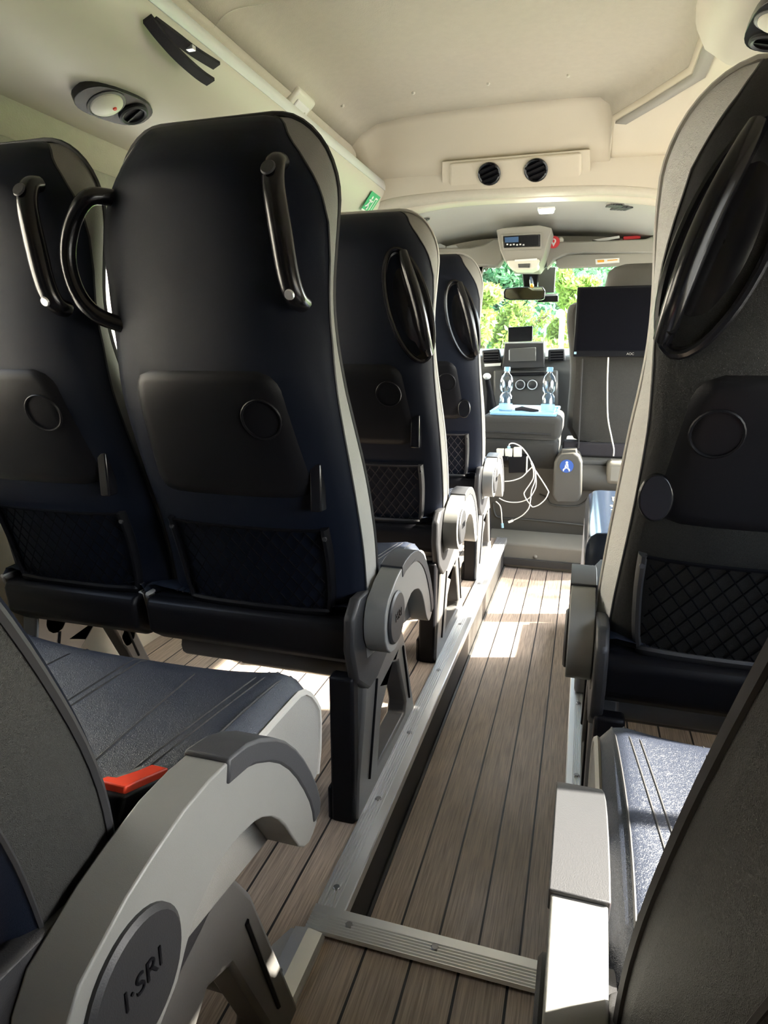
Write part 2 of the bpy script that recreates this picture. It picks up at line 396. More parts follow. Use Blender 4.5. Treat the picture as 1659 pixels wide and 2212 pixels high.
LEGP = {'leg_frame', 'leg_groove', 'shaded_rear_post', 'cross_tube'}
BACKP = {'backrest_shell', 'side_panel', 'front_padding', 'piping', 'edge_seam', 'folding_table', 'cup_recess', 'table_latch', 'magazine_pocket', 'net', 'pocket_screw', 'grab_handle', 'handle_cap', 'handle_screw', 'handle_recess', 'handle_bar'}
def make_seat(name, label, cx, off, mirror=False, style='bar', aisle=True, cushion=(-.262, .205), leg=True, group=None, leftloop=False, backmat='navy', pocket=True, logo=True, lift=0, back_dy=0, pad0=.125, buckle_y=.12, pipe=None, sidemat='side'):
    use_set('round' if mirror else 'std')
    t = thing(name, label, 'seat', (cx, 1.0+off, .14), group)
    mi = mirror
    def B(mb, nm, mt, par=t, **k):
        if lift:
            for v in mb.v: v.z = v.z*(1+lift/.30) if nm in LEGP else v.z+lift
        if back_dy and nm in BACKP:
            for v in mb.v: v.y += back_dy
        return mb.build(nm, mt, par, mir=mi, **k)
    # backrest
    mb = MB(); mb.sheet(rows_of([30, 31]+list(range(0, 15))))
    top = RINGS[-1]; mb.add(top, [tuple(range(NR))])
    bt = RINGS[0]; mb.add(bt, [tuple(range(NR))])
    shell = B(mb, 'backrest_shell', backmat, smooth=60)
    for idx in ([14, 15, 16], [28, 29, 30]):
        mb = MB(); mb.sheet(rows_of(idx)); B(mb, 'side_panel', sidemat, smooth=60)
    mb = MB(); mb.sheet(rows_of(list(range(16, 29)))); B(mb, 'front_padding', 'navy', smooth=60)
    path = [r[16] for r in RINGS]+[r[28] for r in reversed(RINGS)]
    mb = MB(); mb.tube(path, .0042, 6); B(mb, 'piping', pipe or ('dpiping' if style == 'bar' else 'piping'))
    path = [r[14] for r in RINGS]
    for p_ in (path, [r[30] for r in RINGS]): B(MB().tube(p_, .002, 5), 'edge_seam', 'dpiping')
    # folding table with cup recess
    mb = MB(); back_panel(mb, -.155, .152, -.135, .122, .625, .838, .038, .007, 18, 20)
    tab = B(mb, 'folding_table', 'blackp', smooth=50)
    cxx, cz = .088, .762
    ring = [(cxx+.030*math.cos(a), surf(cxx, cz)-.009-.0008, cz+.030*math.sin(a)) for a in [2*PI*k/24 for k in range(24)]]
    ring = [(x, surf(x, z)-.008, z) for x, y, z in ring]
    mb = MB(); mb.tube(ring, .0022, 6, closed=True)
    B(mb, 'cup_recess', 'blackp', tab)
    if style == 'oval':
        lx, lz = .146, .668
        if mirror or off > 1:   # round latch
            mb = MB(); mb.lathe([(.0, .002), (.024, .002), (.027, -.004), (.027, -.012)], Matrix.Translation((lx, surf(lx, lz)-.008, lz)) @ Matrix.Rotation(PI/2, 4, 'X') @ Matrix.Diagonal((.85, 1.25, -1, 1)), 28)
        else:
            mb = MB(); mb.box(lx-.012, lx+.012, surf(lx, lz)-.014, surf(lx, lz)+.01, lz-.045, lz+.04)
    else:
        lx, lz = .152, .655
        mb = MB(); mb.box(lx-.010, lx+.010, surf(lx, lz)-.012, surf(lx, lz)+.012, lz-.045, lz+.035)
    B(mb, 'table_latch', 'gloss', tab, bevel=.003)
    # pocket
    if pocket:
        x0, x1, z0, z1 = -.150, .150, .405, .572
        fr = smooth_curve([(x0, surf(x0, z1)-.004, z1), (x0, surf(x0, .5)-.004, .5), (x0+.008, surf(x0, z0+.01)-.004, z0+.008), (x0+.03, surf(-.1, z0)-.004, z0), (0, surf(0, z0)-.004, z0), (x1-.03, surf(.1, z0)-.004, z0), (x1-.008, surf(x1, z0+.01)-.004, z0+.008), (x1, surf(x1, .5)-.004, .5), (x1, surf(x1, z1)-.004, z1)], 5)
        mb = MB(); mb.tube(fr, .010, 8, flat=.6)
        pk = B(mb, 'magazine_pocket', 'blackp' if style == 'bar' else 'dgrey')
        mb = MB(); step = .026
        k = -14
        segs = []
        for k in range(-12, 20):
            for sgn in (1, -1):
                pts = []
                for q in range(0, 13):
                    z = z0+.008+(z1-z0-.012)*q/12
                    x = k*step+sgn*(z-z0)*.75
                    if x0+.008 < x < x1-.008: pts.append((x, surf(x, z)-.004-.003*math.sin(PI*q/12), z))
                if len(pts) > 1: mb.tube(pts, .0013, 4)
        mb.tube([(x0+(x1-x0)*q/10, surf(x0+(x1-x0)*q/10, z1)-.006, z1-.004) for q in range(11)], .003, 5)
        B(mb, 'net', 'net' if style == 'bar' or mirror else 'strap', pk)
        for sx in (x0, x1): B(MB().lathe([(0, .003), (.004, .003), (.005, 0)], Matrix.Translation((sx, surf(sx, z1-.018)-.012, z1-.018)) @ Matrix.Rotation(PI/2, 4, 'X') , 10), 'pocket_screw', 'dgrey', pk)
    # grab handles
    if style == 'bar':
        pts = smooth_curve([(.136, -.112, 1.114), (.137, -.130, 1.106), (.140, -.141, 1.075), (.149, -.144, 1.02), (.157, -.142, .965), (.1625, -.132, .936), (.163, -.110, .929)], 5)
        mb = MB(); mb.tube(pts, [.0165-.002*abs(2*i/(len(pts)-1)-1) for i in range(len(pts))], 12, flat=.85)
        hd = B(mb, 'grab_handle', 'gloss')
        mb = MB(); mb.lathe([(0, .0025), (.0095, .0025), (.011, 0)], Matrix.Translation((.137, -.150, 1.098)) @ Matrix.Rotation(PI/2-.45, 4, 'X'), 16); B(mb, 'handle_cap', 'dgrey', hd)
        mb = MB(); mb.lathe([(0, .003), (.0065, .003), (.0075, 0)], Matrix.Translation((.1625, -.1515, .938)) @ Matrix.Rotation(PI/2+.4, 4, 'X'), 14)
        sc_ = B(mb, 'handle_screw', 'alu', hd)
    else:
        c = Vector((.108, 0, .985)) if mirror else Vector((.140, 0, .97)); ax = (Vector((-.080, 0, .25)) if mirror else Vector((-.067, 0, .25))).normalized(); ay = Vector((ax.z, 0, -ax.x))
        def E(a, k=1.0, o=0):
            q = c+ax*(.132*k*math.cos(a))+ay*(.047*k*math.sin(a)); return Vector((q.x, surf(q.x, q.z)-o, q.z))
        mb = MB(); mb.tube([E(2*PI*k/40, 1, .004) for k in range(40)], .0062, 8, closed=True)
        hd = B(mb, 'grab_handle', 'gloss')
        mb = MB(); rows = []
        for q, o in ((1.0, .004), (.85, -.004), (.6, .001), (.3, .003), (.02, .004)): rows.append([E(2*PI*k/40, q, o) for k in range(40)])
        mb.loft(rows); B(mb, 'handle_recess', 'gloss', hd)
        pts = []
        for k in range(15):
            s = -1+2*k/14; q = c+ax*(.118*s)+ay*(.018+.010*(1-s*s)); pts.append((q.x, surf(q.x, q.z)-.006-.026*(1-s**4), q.z))
        mb = MB(); mb.tube(pts, [.012+.003*(1-(2*i/14-1)**2) for i in range(15)], 12); B(mb, 'handle_bar', 'gloss', hd)
        q = c-ax*.104+ay*.016
        mb = MB(); mb.lathe([(0, .004), (.007, .004), (.009, 0), (.009, -.02)], Matrix.Translation((q.x, surf(q.x, q.z)-.022, q.z)) @ Matrix.Rotation(PI/2, 4, 'X'), 16); B(mb, 'handle_cap', 'gloss', hd)
    if leftloop:
        pts = smooth_curve([(-.148, surf(-.148, 1.09)+.01, 1.09), (-.168, -.128, 1.085), (-.198, -.130, 1.055), (-.214, -.132, 1.005), (-.208, -.128, .955), (-.185, -.118, .92), (-.150, surf(-.15, .905)+.012, .902)], 5)
        mb = MB(); mb.tube(pts, .0125, 10); B(mb, 'grab_handle', 'gloss')
    # seat base / rear cover
    mb = MB()
    prof = [(.0, .40), (-.01, .385), (-.004, .33), (.03, .305), (.20, .285), (.36, .285), (.44, .30), (.44, .33), (.10, .345), (.06, .395)]
    mb.prism([(y, z) for y, z in prof], 'x', cushion[0]+.03, cushion[1]-.012)
    B(mb, 'seat_base', 'blackp', bevel=.012, segs=3)
    mb = MB(); mb.tube([(cushion[0]+.04, .035, .365), (cushion[1]-.02, .035, .365)], .036, 14); B(mb, 'rear_tube', 'blackp')
    # cushion
    x0, x1 = cushion; NY = 22; NX = 26
    rows = []
    ys = [.02+(.506-.02)*(1-(1-k/NY)**1.25) for k in range(NY+1)]
    for y in ys:
        rows.append([Vector((x0+(x1-x0)*i/NX, y, top_z(x0+(x1-x0)*i/NX, y, x0, x1))) for i in range(NX+1)])
    last = rows[-1]
    for dy, dz in ((.508, -.02), (.504, -.06), (.495, -.09)):
        rows.append([Vector((p.x*(1 if dz > -.08 else .99), dy, p.z+dz)) for p in last])
    mb = MB(); mb.sheet(rows)
    cu = B(mb, 'seat_cushion', 'cushion', smooth=60)
    for xs in (x0, x1):
        col = [(y, top_z(xs, y, x0, x1)) for y in ys]+[(.507, last[0].z-.02), (.503, last[0].z-.06), (.494, last[0].z-.09), (.475, last[0].z-.094), (.04, .315)]
        e_ = .006 if xs > 0 else -.006
        mb = MB(); mb.prism(col, 'x', min(xs-e_, xs+e_*.3), max(xs-e_, xs+e_*.3)); B(mb, 'cushion_side', 'side', cu, smooth=30)
    for xs in (x0, x1):
        mb = MB(); mb.tube([(xs, y, top_z(xs, y, x0, x1)+.001) for y in ys]+[(xs, .508, last[0].z-.02), (xs, .504, last[0].z-.06), (xs, .495, last[0].z-.09)], .0045, 6)
        B(mb, 'cushion_piping', 'piping', cu)
    mid_ = (x0+x1)/2; hw = (x1-x0)/2
    def seam(f, y0, y1, r, n=14):
        pts = []
        for k in range(n+1):
            y = y0+(y1-y0)*k/n; x = f(y); pts.append((x, y, top_z(x, y, x0, x1)-.0006))
        mb.tube(pts, r, 5)
    mb = MB()
    for dx in (-.006, .006): seam(lambda y: mid_+dx, .17, .50, .0018)
    for sg in (-1, 1):
        seam(lambda y: mid_+sg*hw*(.40+.12*((.5-y)/.5)), .02, .50, .0018)
        for dx in (-.006, .006):
            seam(lambda y: mid_+sg*(hw*(.60+.24*min(1, y/.5)**1.2)+dx), .02, .50, .0018)
        seam(lambda y: mid_+sg*(hw*.93-.010*math.sin(PI*y/.5)), .02, .50, .0015)
    B(mb, 'stitched_seam', 'dpiping', cu)
    # raised lumbar pad on the cushion rear
    rows = []
    for a in range(13):
        v = a/12; y = .03+.17*v; ins = 0; rad = .05; dz = .17-(.17*v)
        if dz < rad: ins = rad-math.sqrt(max(0, rad*rad-(rad-dz)**2))
        rows.append([Vector((mid_+(u/12*2-1)*(hw*.48-ins), y, top_z(mid_+(u/12*2-1)*(hw*.48-ins), y, x0, x1)+(-.002 if (a == 12 or u in (0, 12)) else .006))) for u in range(13)])
    mb = MB(); mb.sheet(rows); B(mb, 'raised_pad', 'cushion', cu, smooth=70)
    if aisle:
        # side shield
        mb = MB(); mb.prism([(-.03, .42), (-.035, .36), (-.01, .29), (.05, .245), (.12, .245), (.22, .275), (.33, .318), (.345, .335), (.335, .350), (.24, .328), (.17, .338), (.135, .385), (.08, .44), (.0, .445)], 'x', .186, .206)
        B(mb, 'side_shield', 'dgrey', bevel=.006)
        # armrest
        mb = MB(); mb.prism(arm_poly(), 'x', .207, .248)
        arm = B(mb, 'armrest', 'grey', bevel=.007, segs=3)
        crv = smooth_curve([(a, b, 0) for a, b in ARM_TOP], 2); crv = [Vector((pad0, interp([c.x for c in crv], [c.y for c in crv], pad0), 0))]+[p for p in crv if p.x >= pad0+.02]
        outer, inner = [], []
        for q, p in enumerate(crv):
            tg = crv[min(q+1, len(crv)-1)]-crv[max(q-1, 0)]; nn = Vector((tg.y, -tg.x, 0)).normalized()
            dp = .019
            outer.append((p.x-nn.x*.004, p.y-nn.y*.004)); inner.append((p.x+nn.x*dp, p.y+nn.y*dp))
        inner[-1] = (inner[-1][0], inner[-1][1]-.006); outer.append((outer[-1][0]-.003, outer[-1][1]-.010))
        mb = MB(); mb.prism(outer+inner[::-1], 'x', .2052, .2498)
        B(mb, 'arm_pad', 'pad', arm, bevel=.003)
        mb = MB(); mb.lathe([(.0, .254), (.046, .254), (.050, .251), (.050, .20)], Matrix(((0, 0, 1, 0), (1, 0, 0, PIV[0]), (0, 1, 0, PIV[1]), (0, 0, 0, 1))), 40)
        cap = B(mb, 'pivot_cap', 'dgrey', arm, smooth=30)
        if logo and not mirror:
            mt = Matrix.Translation((.2545, PIV[0]+.002, PIV[1]+.004+lift)) @ Matrix(((0, 0, 1, 0), (1, 0, 0, 0), (0, 1, 0, 0), (0, 0, 0, 1)))
            text_mesh('embossed_lettering', 'I\u00b7SRI', .023, 'blackp', mt, cap)
        # buckle
        mb = MB(); mt = Matrix.Translation((.165, buckle_y, .418)) @ Matrix.Rotation(-.35, 4, 'X')
        mb.box(-.017, .017, -.035, .035, -.02, .030, mt)
        bk = B(mb, 'belt_buckle', 'blackp', bevel=.004)
        mb = MB(); mb.prism([(-.014, -.030), (.014, -.030), (.014, .030), (-.003, .030), (-.003, .008), (-.006, -.016), (-.014, -.018)], 'z', .028, .036)
        mb.v = [mt @ v for v in mb.v]; B(mb, 'release_button', 'red', bk, bevel=.0015)
        mb = MB(); mb.box(-.0145, -.0045, -.012, .028, .028, .0325, mt); B(mb, 'latch_slot', 'grey', bk)
    if leg:
        lx0, lx1 = (.158, .203) if aisle else (-.19, -.15)
        mb = MB(); mb.prism([[(-.012, .0), (-.005, .08), (.03, .20), (.048, .30), (.27, .30), (.315, .24), (.385, .08), (.42, 0)], [(.115, .038), (.325, .038), (.335, .06), (.265, .20), (.225, .215), (.14, .15)]], 'x', lx0, lx1)
        lg = B(mb, 'leg_frame', 'legm', bevel=.006)
        for p, q in (((.055, .05), (.105, .24)), ((.30, .22), (.362, .06))):
            B(MB().tube([(lx1+.0005, p[0], p[1]), (lx1+.0005, q[0], q[1])], .0035, 6), 'leg_groove', 'blackp', lg)
        mb = MB(); mb.box(lx0-.006, lx1-.004, -.020, .012, 0, .30); mb.box(lx0-.014, lx0, -.018, .02, .0, .07); B(mb, 'shaded_rear_post', 'blackp', lg, bevel=.006)  # black colour stands in for the unlit rear side of the leg
        B(MB().tube([(cushion[0]+.05, .10, .27), (lx0+.02, .10, .27)], .03, 12), 'cross_tube', 'legm', lg); B(MB().tube([(cushion[0]+.05, .33, .13), (lx0+.02, .33, .13)], .026, 12), 'cross_tube', 'legm', lg)
    return t

LC, LWC = -.555, -.965
G = 'coach seats along the aisle'
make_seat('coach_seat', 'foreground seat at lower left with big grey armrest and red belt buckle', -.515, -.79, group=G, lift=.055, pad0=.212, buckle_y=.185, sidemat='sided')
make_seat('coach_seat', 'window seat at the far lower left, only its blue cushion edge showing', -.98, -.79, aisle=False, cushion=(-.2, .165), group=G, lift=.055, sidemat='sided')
make_seat('coach_seat', 'large navy seat back left of centre with bar handle and side loop handle', LC, 0, leftloop=True, group=G)
make_seat('coach_seat', 'dark seat back cut by the left picture edge, beside the window', LWC, 0, aisle=False, cushion=(-.2, .165), group=G)
make_seat('coach_seat', 'second left aisle seat back with oval handle recess and rectangular table latch', LC, .68, style='oval', group=G)
make_seat('coach_seat', 'frontmost left aisle seat, nearest the cab, with oval table latch and net pocket', LC, 1.40, style='oval', group=G)
RC = .25
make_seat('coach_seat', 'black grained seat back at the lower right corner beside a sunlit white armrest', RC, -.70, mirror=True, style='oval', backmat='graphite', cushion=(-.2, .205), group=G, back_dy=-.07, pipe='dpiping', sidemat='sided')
make_seat('coach_seat', 'tall right seat with large glossy oval handle and sunlit left edge', RC, 0, mirror=True, style='oval', backmat='graphite', cushion=(-.2, .205), group=G, sidemat='side_sunlit')

# ================================================================= SHELL
YS, YB = 3.02, -1.4          # cab step, rear end
XA0, XA1 = -.315, .03        # aisle
PZ = .14                      # platform height
XL, XR = -1.22, .56
o = MB().box(XA0-.02, XA1+.03, .76, YS+.05, -.03, 0).build('floor', 'wood'); struct(o, 'aisle floor of grey-brown planks with dark joints')
o = MB().box(XL, XA0-.012, YB, YS, 0.0, PZ).build('floor', 'woodl'); struct(o, 'raised left plank platform under the double seats')
o = MB().box(XA1+.014, XR, YB, YS-.6, 0.0, PZ).build('floor', 'woodl'); struct(o, 'raised right platform under the single seats')
o = MB().box(XA0-.012, XA1+.014, YB, .768, 0.0, PZ-.004).build('floor', 'woodr'); struct(o, 'raised rear aisle floor of planks behind the cross strip')
# risers
o = MB().box(XA0-.012, XA0, .775, YS, 0, PZ-.004).build('trim_1', 'riser'); struct(o, 'black riser below the left platform edge')
o = MB().box(XA1, XA1+.014, .775, YS-.6, 0, PZ-.004).build('trim_2', 'riser'); struct(o)
o = MB().box(XA0, XA1, .768, .775, 0, PZ-.004).build('trim_3', 'riser'); struct(o)
o = MB().tube([(XA0+.004, .78, .004), (XA0+.004, YS, .004)], .005, 6).build('trim_4', 'riser'); struct(o)

def ridged(a_out, a_in, zt, thick=.005, lip=.022):
    """profile across the strip from the nosing edge (a_out) inwards"""
    s = 1 if a_in > a_out else -1; w = abs(a_in-a_out)
    p = [(a_out+s*.0, zt-lip), (a_out, zt-.002), (a_out+s*.002, zt)]
    g0 = w*.34; n = 6; step = (w-g0-.002)/n
    p.append((a_out+s*g0, zt))
    for k in range(n):
        b = g0+k*step
        p += [(a_out+s*(b+step*.30), zt-.0022), (a_out+s*(b+step*.45), zt-.0022), (a_out+s*(b+step*.70), zt+.0004), (a_out+s*(b+step*.98), zt+.0004)]
    p += [(a_in, zt-thick), (a_out+s*.003, zt-thick), (a_out+s*.003, zt-lip)]
    return p
def strip_screws(par, pts, normal_z=True):
    for p in pts:
        MB().lathe([(0, .0022), (.0045, .0022), (.0062, .0008), (.0062, -.002)], Matrix.Translation(p), 14).build('screw', 'screw', par)
zt = PZ+.006
st = MB().prism(ridged(-.304, -.354, zt), 'y', .79, YS).build('trim_5', 'alu'); struct(st, 'ribbed aluminium edge strip along the left platform')
# mitre to the cross strip is formed by butting the cross strip
strip_screws(st, [(-.334, y, zt-.001) for y in (.83, 1.06, 1.30, 1.62, 1.95, 2.35, 2.75)])
st = MB().prism(ridged(.018, .058, zt), 'y', .79, YS-.62).build('trim_6', 'alu'); struct(st, 'ribbed aluminium edge strip along the right platform')
strip_screws(st, [(.040, y, zt-.001) for y in (1.0, 1.25, 1.55, 1.85, 2.2)])
st = MB().prism(ridged(.792, .742, zt), 'x', -.354, .058).build('trim_7', 'alu'); struct(st, 'aluminium cross strip on the aisle floor step')
strip_screws(st, [(-.29, .768, zt-.001), (-.155, .768, zt-.001), (.005, .768, zt-.001)])
mb = MB(); mb.prism([(-.366, PZ-.002), (-.366, PZ+.010), (-.345, PZ+.014), (-.322, PZ+.010), (-.318, PZ+.004), (-.318, PZ-.002)], 'y', -1.2, .738)
mb.prism([(-.386, .66), (-.386, .70), (-.372, .735), (-.362, .735), (-.362, .63)], 'z', PZ-.001, PZ+.008)
st = mb.build('trim_8', 'alu', smooth=15); struct(st, 'plain aluminium angle beside the front of the foreground seat')
strip_screws(st, [(-.356, .66, PZ+.0115), (-.346, .3, PZ+.014)])

# walls ---------------------------------------------------------------
WZ0, WZ1 = .82, 1.36
def side_wall(name, x, sgn, ops, sills, y0, y1, zw1, ztop, lowmat, upmat):
    t = .05*sgn
    a, b = sorted((x, x+t))
    mb = MB(); mb.box(a, b, y0, y1, -.05, min(sills))
    for (p, q), sl_ in zip(ops, sills):
        if sl_ > min(sills): mb.box(a, b, p, q, min(sills), sl_)
    struct(mb.build('wall_'+name, lowmat))
    mb = MB(); mb.box(a, b, y0, y1, zw1, ztop)
    ys = [y0]+[v for o_ in ops for v in o_]+[y1]
    for k in range(0, len(ys), 2): mb.box(a, b, ys[k], ys[k+1], min(sills), zw1)
    for (p, q), tp in zip(ops, RT if sgn > 0 else LT):
        if tp < zw1: mb.box(a, b, p, q, tp, zw1)
    struct(mb.build('wall_'+name, upmat))
wn = 1
left_ops = [(.42, 1.25), (1.42, 2.85)]
right_ops = [(-.10, .735), (.736, .90), (1.68, 2.60), (2.67, 3.26)]
LS, RS = (WZ0, WZ0), (.78, .78, .42, .42)
RT = (1.12, 1.03, 1.50, 1.50); LT = (WZ1, WZ1)
side_wall('left', XL, -1, left_ops, LS, YB, 3.1, WZ1, 1.75, 'beige', 'wallfelt')
side_wall('right', XR, 1, right_ops, RS, YB, 3.3, 1.50, 1.75, 'beige', 'beige')
for ops, sills, x, tops in ((left_ops, LS, XL-.03, LT), (right_ops, RS, XR+.03, RT)):
    for (a, b), z0, z1 in zip(ops, sills, tops):
        w = MB().box(x-.003, x+.003, a, b, z0, z1).build('window_%d' % wn, 'glass'); struct(w); wn += 1
        mb = MB()
        for p, q in (((a, z0), (b, z0)), ((b, z0), (b, z1)), ((b, z1), (a, z1)), ((a, z1), (a, z0))):
            mb.tube([(x+(.028 if x < 0 else -.028), *p), (x+(.028 if x < 0 else -.028), *q)], .008, 6)
        mb.build('window_frame', 'blackp', w)
struct(MB().box(XL, XR, YB-.05, YB, -.05, 1.9).build('wall_rear', 'beige'))
# under body
struct(MB().box(XL-.05, XR+.05, YB, 4.6, -.12, -.05).build('floor', 'riser'))

# ceiling -------------------------------------------------------------
prof = [(-1.22, 1.45), (-1.20, 1.58), (-1.12, 1.70), (-1.0, 1.755), (-.96, 1.765), (-.93, 1.785), (-.89, 1.825), (-.83, 1.853), (-.72, 1.868), (-.5, 1.874), (-.3, 1.876), (-.05, 1.872), (.10, 1.866), (.195, 1.852), (.215, 1.838), (.226, 1.80), (.234, 1.786), (.270, 1.780), (.282, 1.768), (.31, 1.752), (.40, 1.715), (.49, 1.64), (.545, 1.55), (.56, 1.45)]
cy = [YB, -.6, .2, 1.0, 1.6, 2.1, 2.45, 2.62]
def cutx(i, y):
    k = {11: .25, 12: .6, 18: .75, 19: .5}.get(i, 1.0 if 13 <= i <= 17 else 0)
    return -k*.195*max(0, min(1, (y-2.28)/.34))
def ceil_z(x): return interp([p[0] for p in prof], [p[1] for p in prof], x)
def on_ceiling(px, py):
    d = ray(px, py); z = 1.85
    for _ in range(25): p = CAMP+d*((z-1.0)/d.z); z = .5*z+.5*(ceil_z(p.x)-.007)
    return CAMP+d*((z-1.0)/d.z)
cy = [YB, -.6, .2, 1.0, 1.6, 2.27, 2.45, 2.62]
rows = [[Vector((x+cutx(i, y), y, z)) for i, (x, z) in enumerate(prof)] for y in cy]
for y, k in ((2.70, .75), (2.76, .35), (2.80, .1)):
    rows.append([Vector((x+cutx(i, y), y, z if z < 1.70 else 1.70+(z-1.70)*k)) for i, (x, z) in enumerate(prof)])
# recessed headliner and its moulded surround: split by column
c0, c1 = 5, 16
o = MB().sheet([r[c0:c1] for r in rows[:8]]).build('ceiling', 'felt', solid=.012); struct(o, 'beige felt raised headliner')
o = MB().sheet([[q+Vector((0, 0, -.008)) for q in r[c1:c1+2]] for r in rows[:8]]).build('trim_21', 'visor', solid=.012); struct(o, 'grey-beige lip along the right edge of the headliner')
o = MB().sheet([r[c1-1:] for r in rows]).build('ceiling', 'beige', solid=.012); struct(o, 'beige moulded ceiling edge on the right')
o = MB().sheet([r[:c0+1] for r in rows]).build('ceiling', 'felt', solid=.012); struct(o)
# front wall of the recess
top = rows[7][c0:c1]; 
mid = [Vector((p.x, 2.66, min(p.z, 1.865)-.01)) for p in top]
low = [Vector((p.x, 2.79, 1.70)) for p in top]
o = MB().sheet([top, mid, [m*.5+l*.5 for m, l in zip(mid, low)], low]).build('trim_9', 'beige', solid=.008); struct(o, 'moulded front wall of the ceiling recess')
# outer roof skin keeps daylight out
rp = [(-1.30, 1.40), (-1.28, 1.62), (-1.15, 1.80), (-.95, 1.92), (.25, 1.92), (.47, 1.80), (.62, 1.62), (.64, 1.40)]
o = MB().sheet([[Vector((x, y, z)) for x, z in rp] for y in (YB-.06, 3.0)]).build('ceiling', 'white', solid=.02); struct(o, 'outer roof skin')
o = MB().sheet([[Vector((x, y, 1.80-.10*max(0, (y-3.0)/.95)-(.14*((x+.33)/.95)**4))) for x in [-1.28+1.9*k/10 for k in range(11)]] for y in (2.95, 3.3, 3.7, 4.0)]).build('ceiling', 'white', solid=.02); struct(o, 'outer cab roof skin')

# bumps on the ceiling
for px, py in ((740, 228), (893, 200), (1055, 180), (1228, 162), (1414, 148)):
    p = on_ceiling(px, py)
    tag(MB().lathe([(.0, -.006), (.004, -.0055), (.006, -.002), (.006, .004)], Matrix.Translation(p), 12).build('ceiling_button', 'ivory', loc=p), 'small round beige fastener button on the headliner', 'fastener', 'fastener buttons in a row on the headliner')

# coves ---------------------------------------------------------------
def cove(name, pts, y0, y1, label):
    rings = []
    cx = sum(p[0] for p in pts)/len(pts); cz = sum(p[1] for p in pts)/len(pts)
    for y, k in [(y0, 1), (y1-.5, 1), (y1-.09, 1), (y1-.05, .985), (y1-.02, .94), (y1-.005, .86), (y1, .70)]:
        rings.append([Vector((cx+(x-cx)*k, y, cz+(z-cz)*k)) for x, z in pts])
    t = thing(name, label, 'overhead duct', (cx, y1, cz))
    mb = MB(); mb.loft(rings, cap=True); mb.v = [v-Vector((cx, y1, cz)) for v in mb.v]
    mb.build('duct_body', 'cove', t, smooth=45); return t, Vector((cx, y1, cz))
LP = [(-1.215, 1.70), (-1.215, 1.525), (-1.15, 1.515), (-1.05, 1.52), (-.975, 1.535), (-.915, 1.565), (-.875, 1.605), (-.852, 1.64), (-.846, 1.662), (-.850, 1.685), (-.866, 1.692), (-.90, 1.72)]
tL, oL = cove('overhead_duct', LP, -1.3, 2.91, 'cream overhead air duct running along the left of the ceiling')
mb = MB(); mb.sheet([[Vector((-.8455, y, 1.655))-oL, Vector((-.845, y, 1.672))-oL, Vector((-.850, y, 1.688))-oL, Vector((-.864, y, 1.695))-oL] for y in (-1.3, 2.83)]); mb.build('white_edge_strip', 'white', tL, solid=.004)
RP = [(.552, 1.70), (.552, 1.52), (.47, 1.518), (.38, 1.53), (.29, 1.550), (.225, 1.572), (.18, 1.605), (.160, 1.645), (.158, 1.675), (.172, 1.70), (.24, 1.725)]
tR, oR = cove('overhead_duct', RP, -1.3, 1.66, 'cream overhead air duct in the top right corner with rounded end')

def light_unit(name, label, c, nrm, along, group=None, s=1.0):
    """reading light and air outlet in one black panel; c centre, nrm outward, along length direction"""
    n = Vector(nrm).normalized(); a = Vector(along).normalized(); b = n.cross(a).normalized()
    m = Matrix(((a.x, b.x, n.x, c[0]), (a.y, b.y, n.y, c[1]), (a.z, b.z, n.z, c[2]), (0, 0, 0, 1)))
    t = thing(name, label, 'reading light', c, group); t.matrix_world = m
    pts = []
    for k in range(28):
        an = 2*PI*k/28; ca, sa = math.cos(an), math.sin(an)
        pts.append((.098*s*math.copysign(abs(ca)**.7, ca), .045*s*math.copysign(abs(sa)**.8, sa)))
    mb = MB(); mb.prism(pts, 'z', -.012, .004); mb.build('panel', 'gloss', t, bevel=.003)
    mb = MB(); mb.lathe([(0, .014), (.028*s, .013), (.034*s, .009), (.036*s, .002)], Matrix.Translation((-.025*s, 0, 0)), 28); ln = mb.build('lamp_lens', 'ivory', t)
    mb = MB(); mb.lathe([(0, .016), (.004, .016), (.005, .012)], Matrix.Translation((-.012*s, .006, 0)), 10); mb.build('switch', 'red', ln)
    mb = MB(); mb.tube([(-.025*s+.038*s*math.cos(q*2*PI/28), .038*s*math.sin(q*2*PI/28), .004) for q in range(28)], .0035, 6, closed=True); mb.build('lamp_ring', 'grey', t)
    mb = MB(); mb.tube([(.052*s+.028*s*math.cos(q*2*PI/24), .028*s*math.sin(q*2*PI/24), .006) for q in range(24)], .005, 6, closed=True); nz = mb.build('air_nozzle', 'dgrey', t)
    mb = MB(); mb.lathe([(0, .005), (.024*s, .005), (.025*s, .002)], Matrix.Translation((.052*s, 0, 0)), 20); mb.box(.050*s, .054*s, -.022*s, .022*s, .005, .010); mb.build('nozzle_vane', 'blackp', nz)
    return t
def onx(px, py, X):
    d = ray(px, py); return CAMP+d*(X/d.x)
def onplane(px, py, p0, n):
    d = ray(px, py); n = Vector(n); return CAMP+d*((Vector(p0)-CAMP).dot(n)/d.dot(n))
NL = Vector((.40, 0, -.92)).normalized()     # facing direction of the duct underside
pl = onplane(245, 222, (-.945, 0, 1.55), NL)
light_unit('reading_light', 'oval black reading light and air nozzle panel on the near left duct', pl+NL*.006, NL, (0.12, 1, 0.05))
pl2 = onplane(745, 487, (-.945, 0, 1.55), NL)
light_unit('reading_light', 'reading light panel further along the left duct by the green exit sign', pl2+NL*.006, NL, (0, 1, 0))
NRr = Vector((-.40, 0, -.92)).normalized()
NRr = Vector((-.22, 0, -.97)).normalized(); pr = onplane(1682, 45, (.335, 0, 1.540), NRr)
light_unit('reading_light', 'reading light panel cut by the top right picture edge', pr+NRr*.006, NRr, (0, 1, 0))
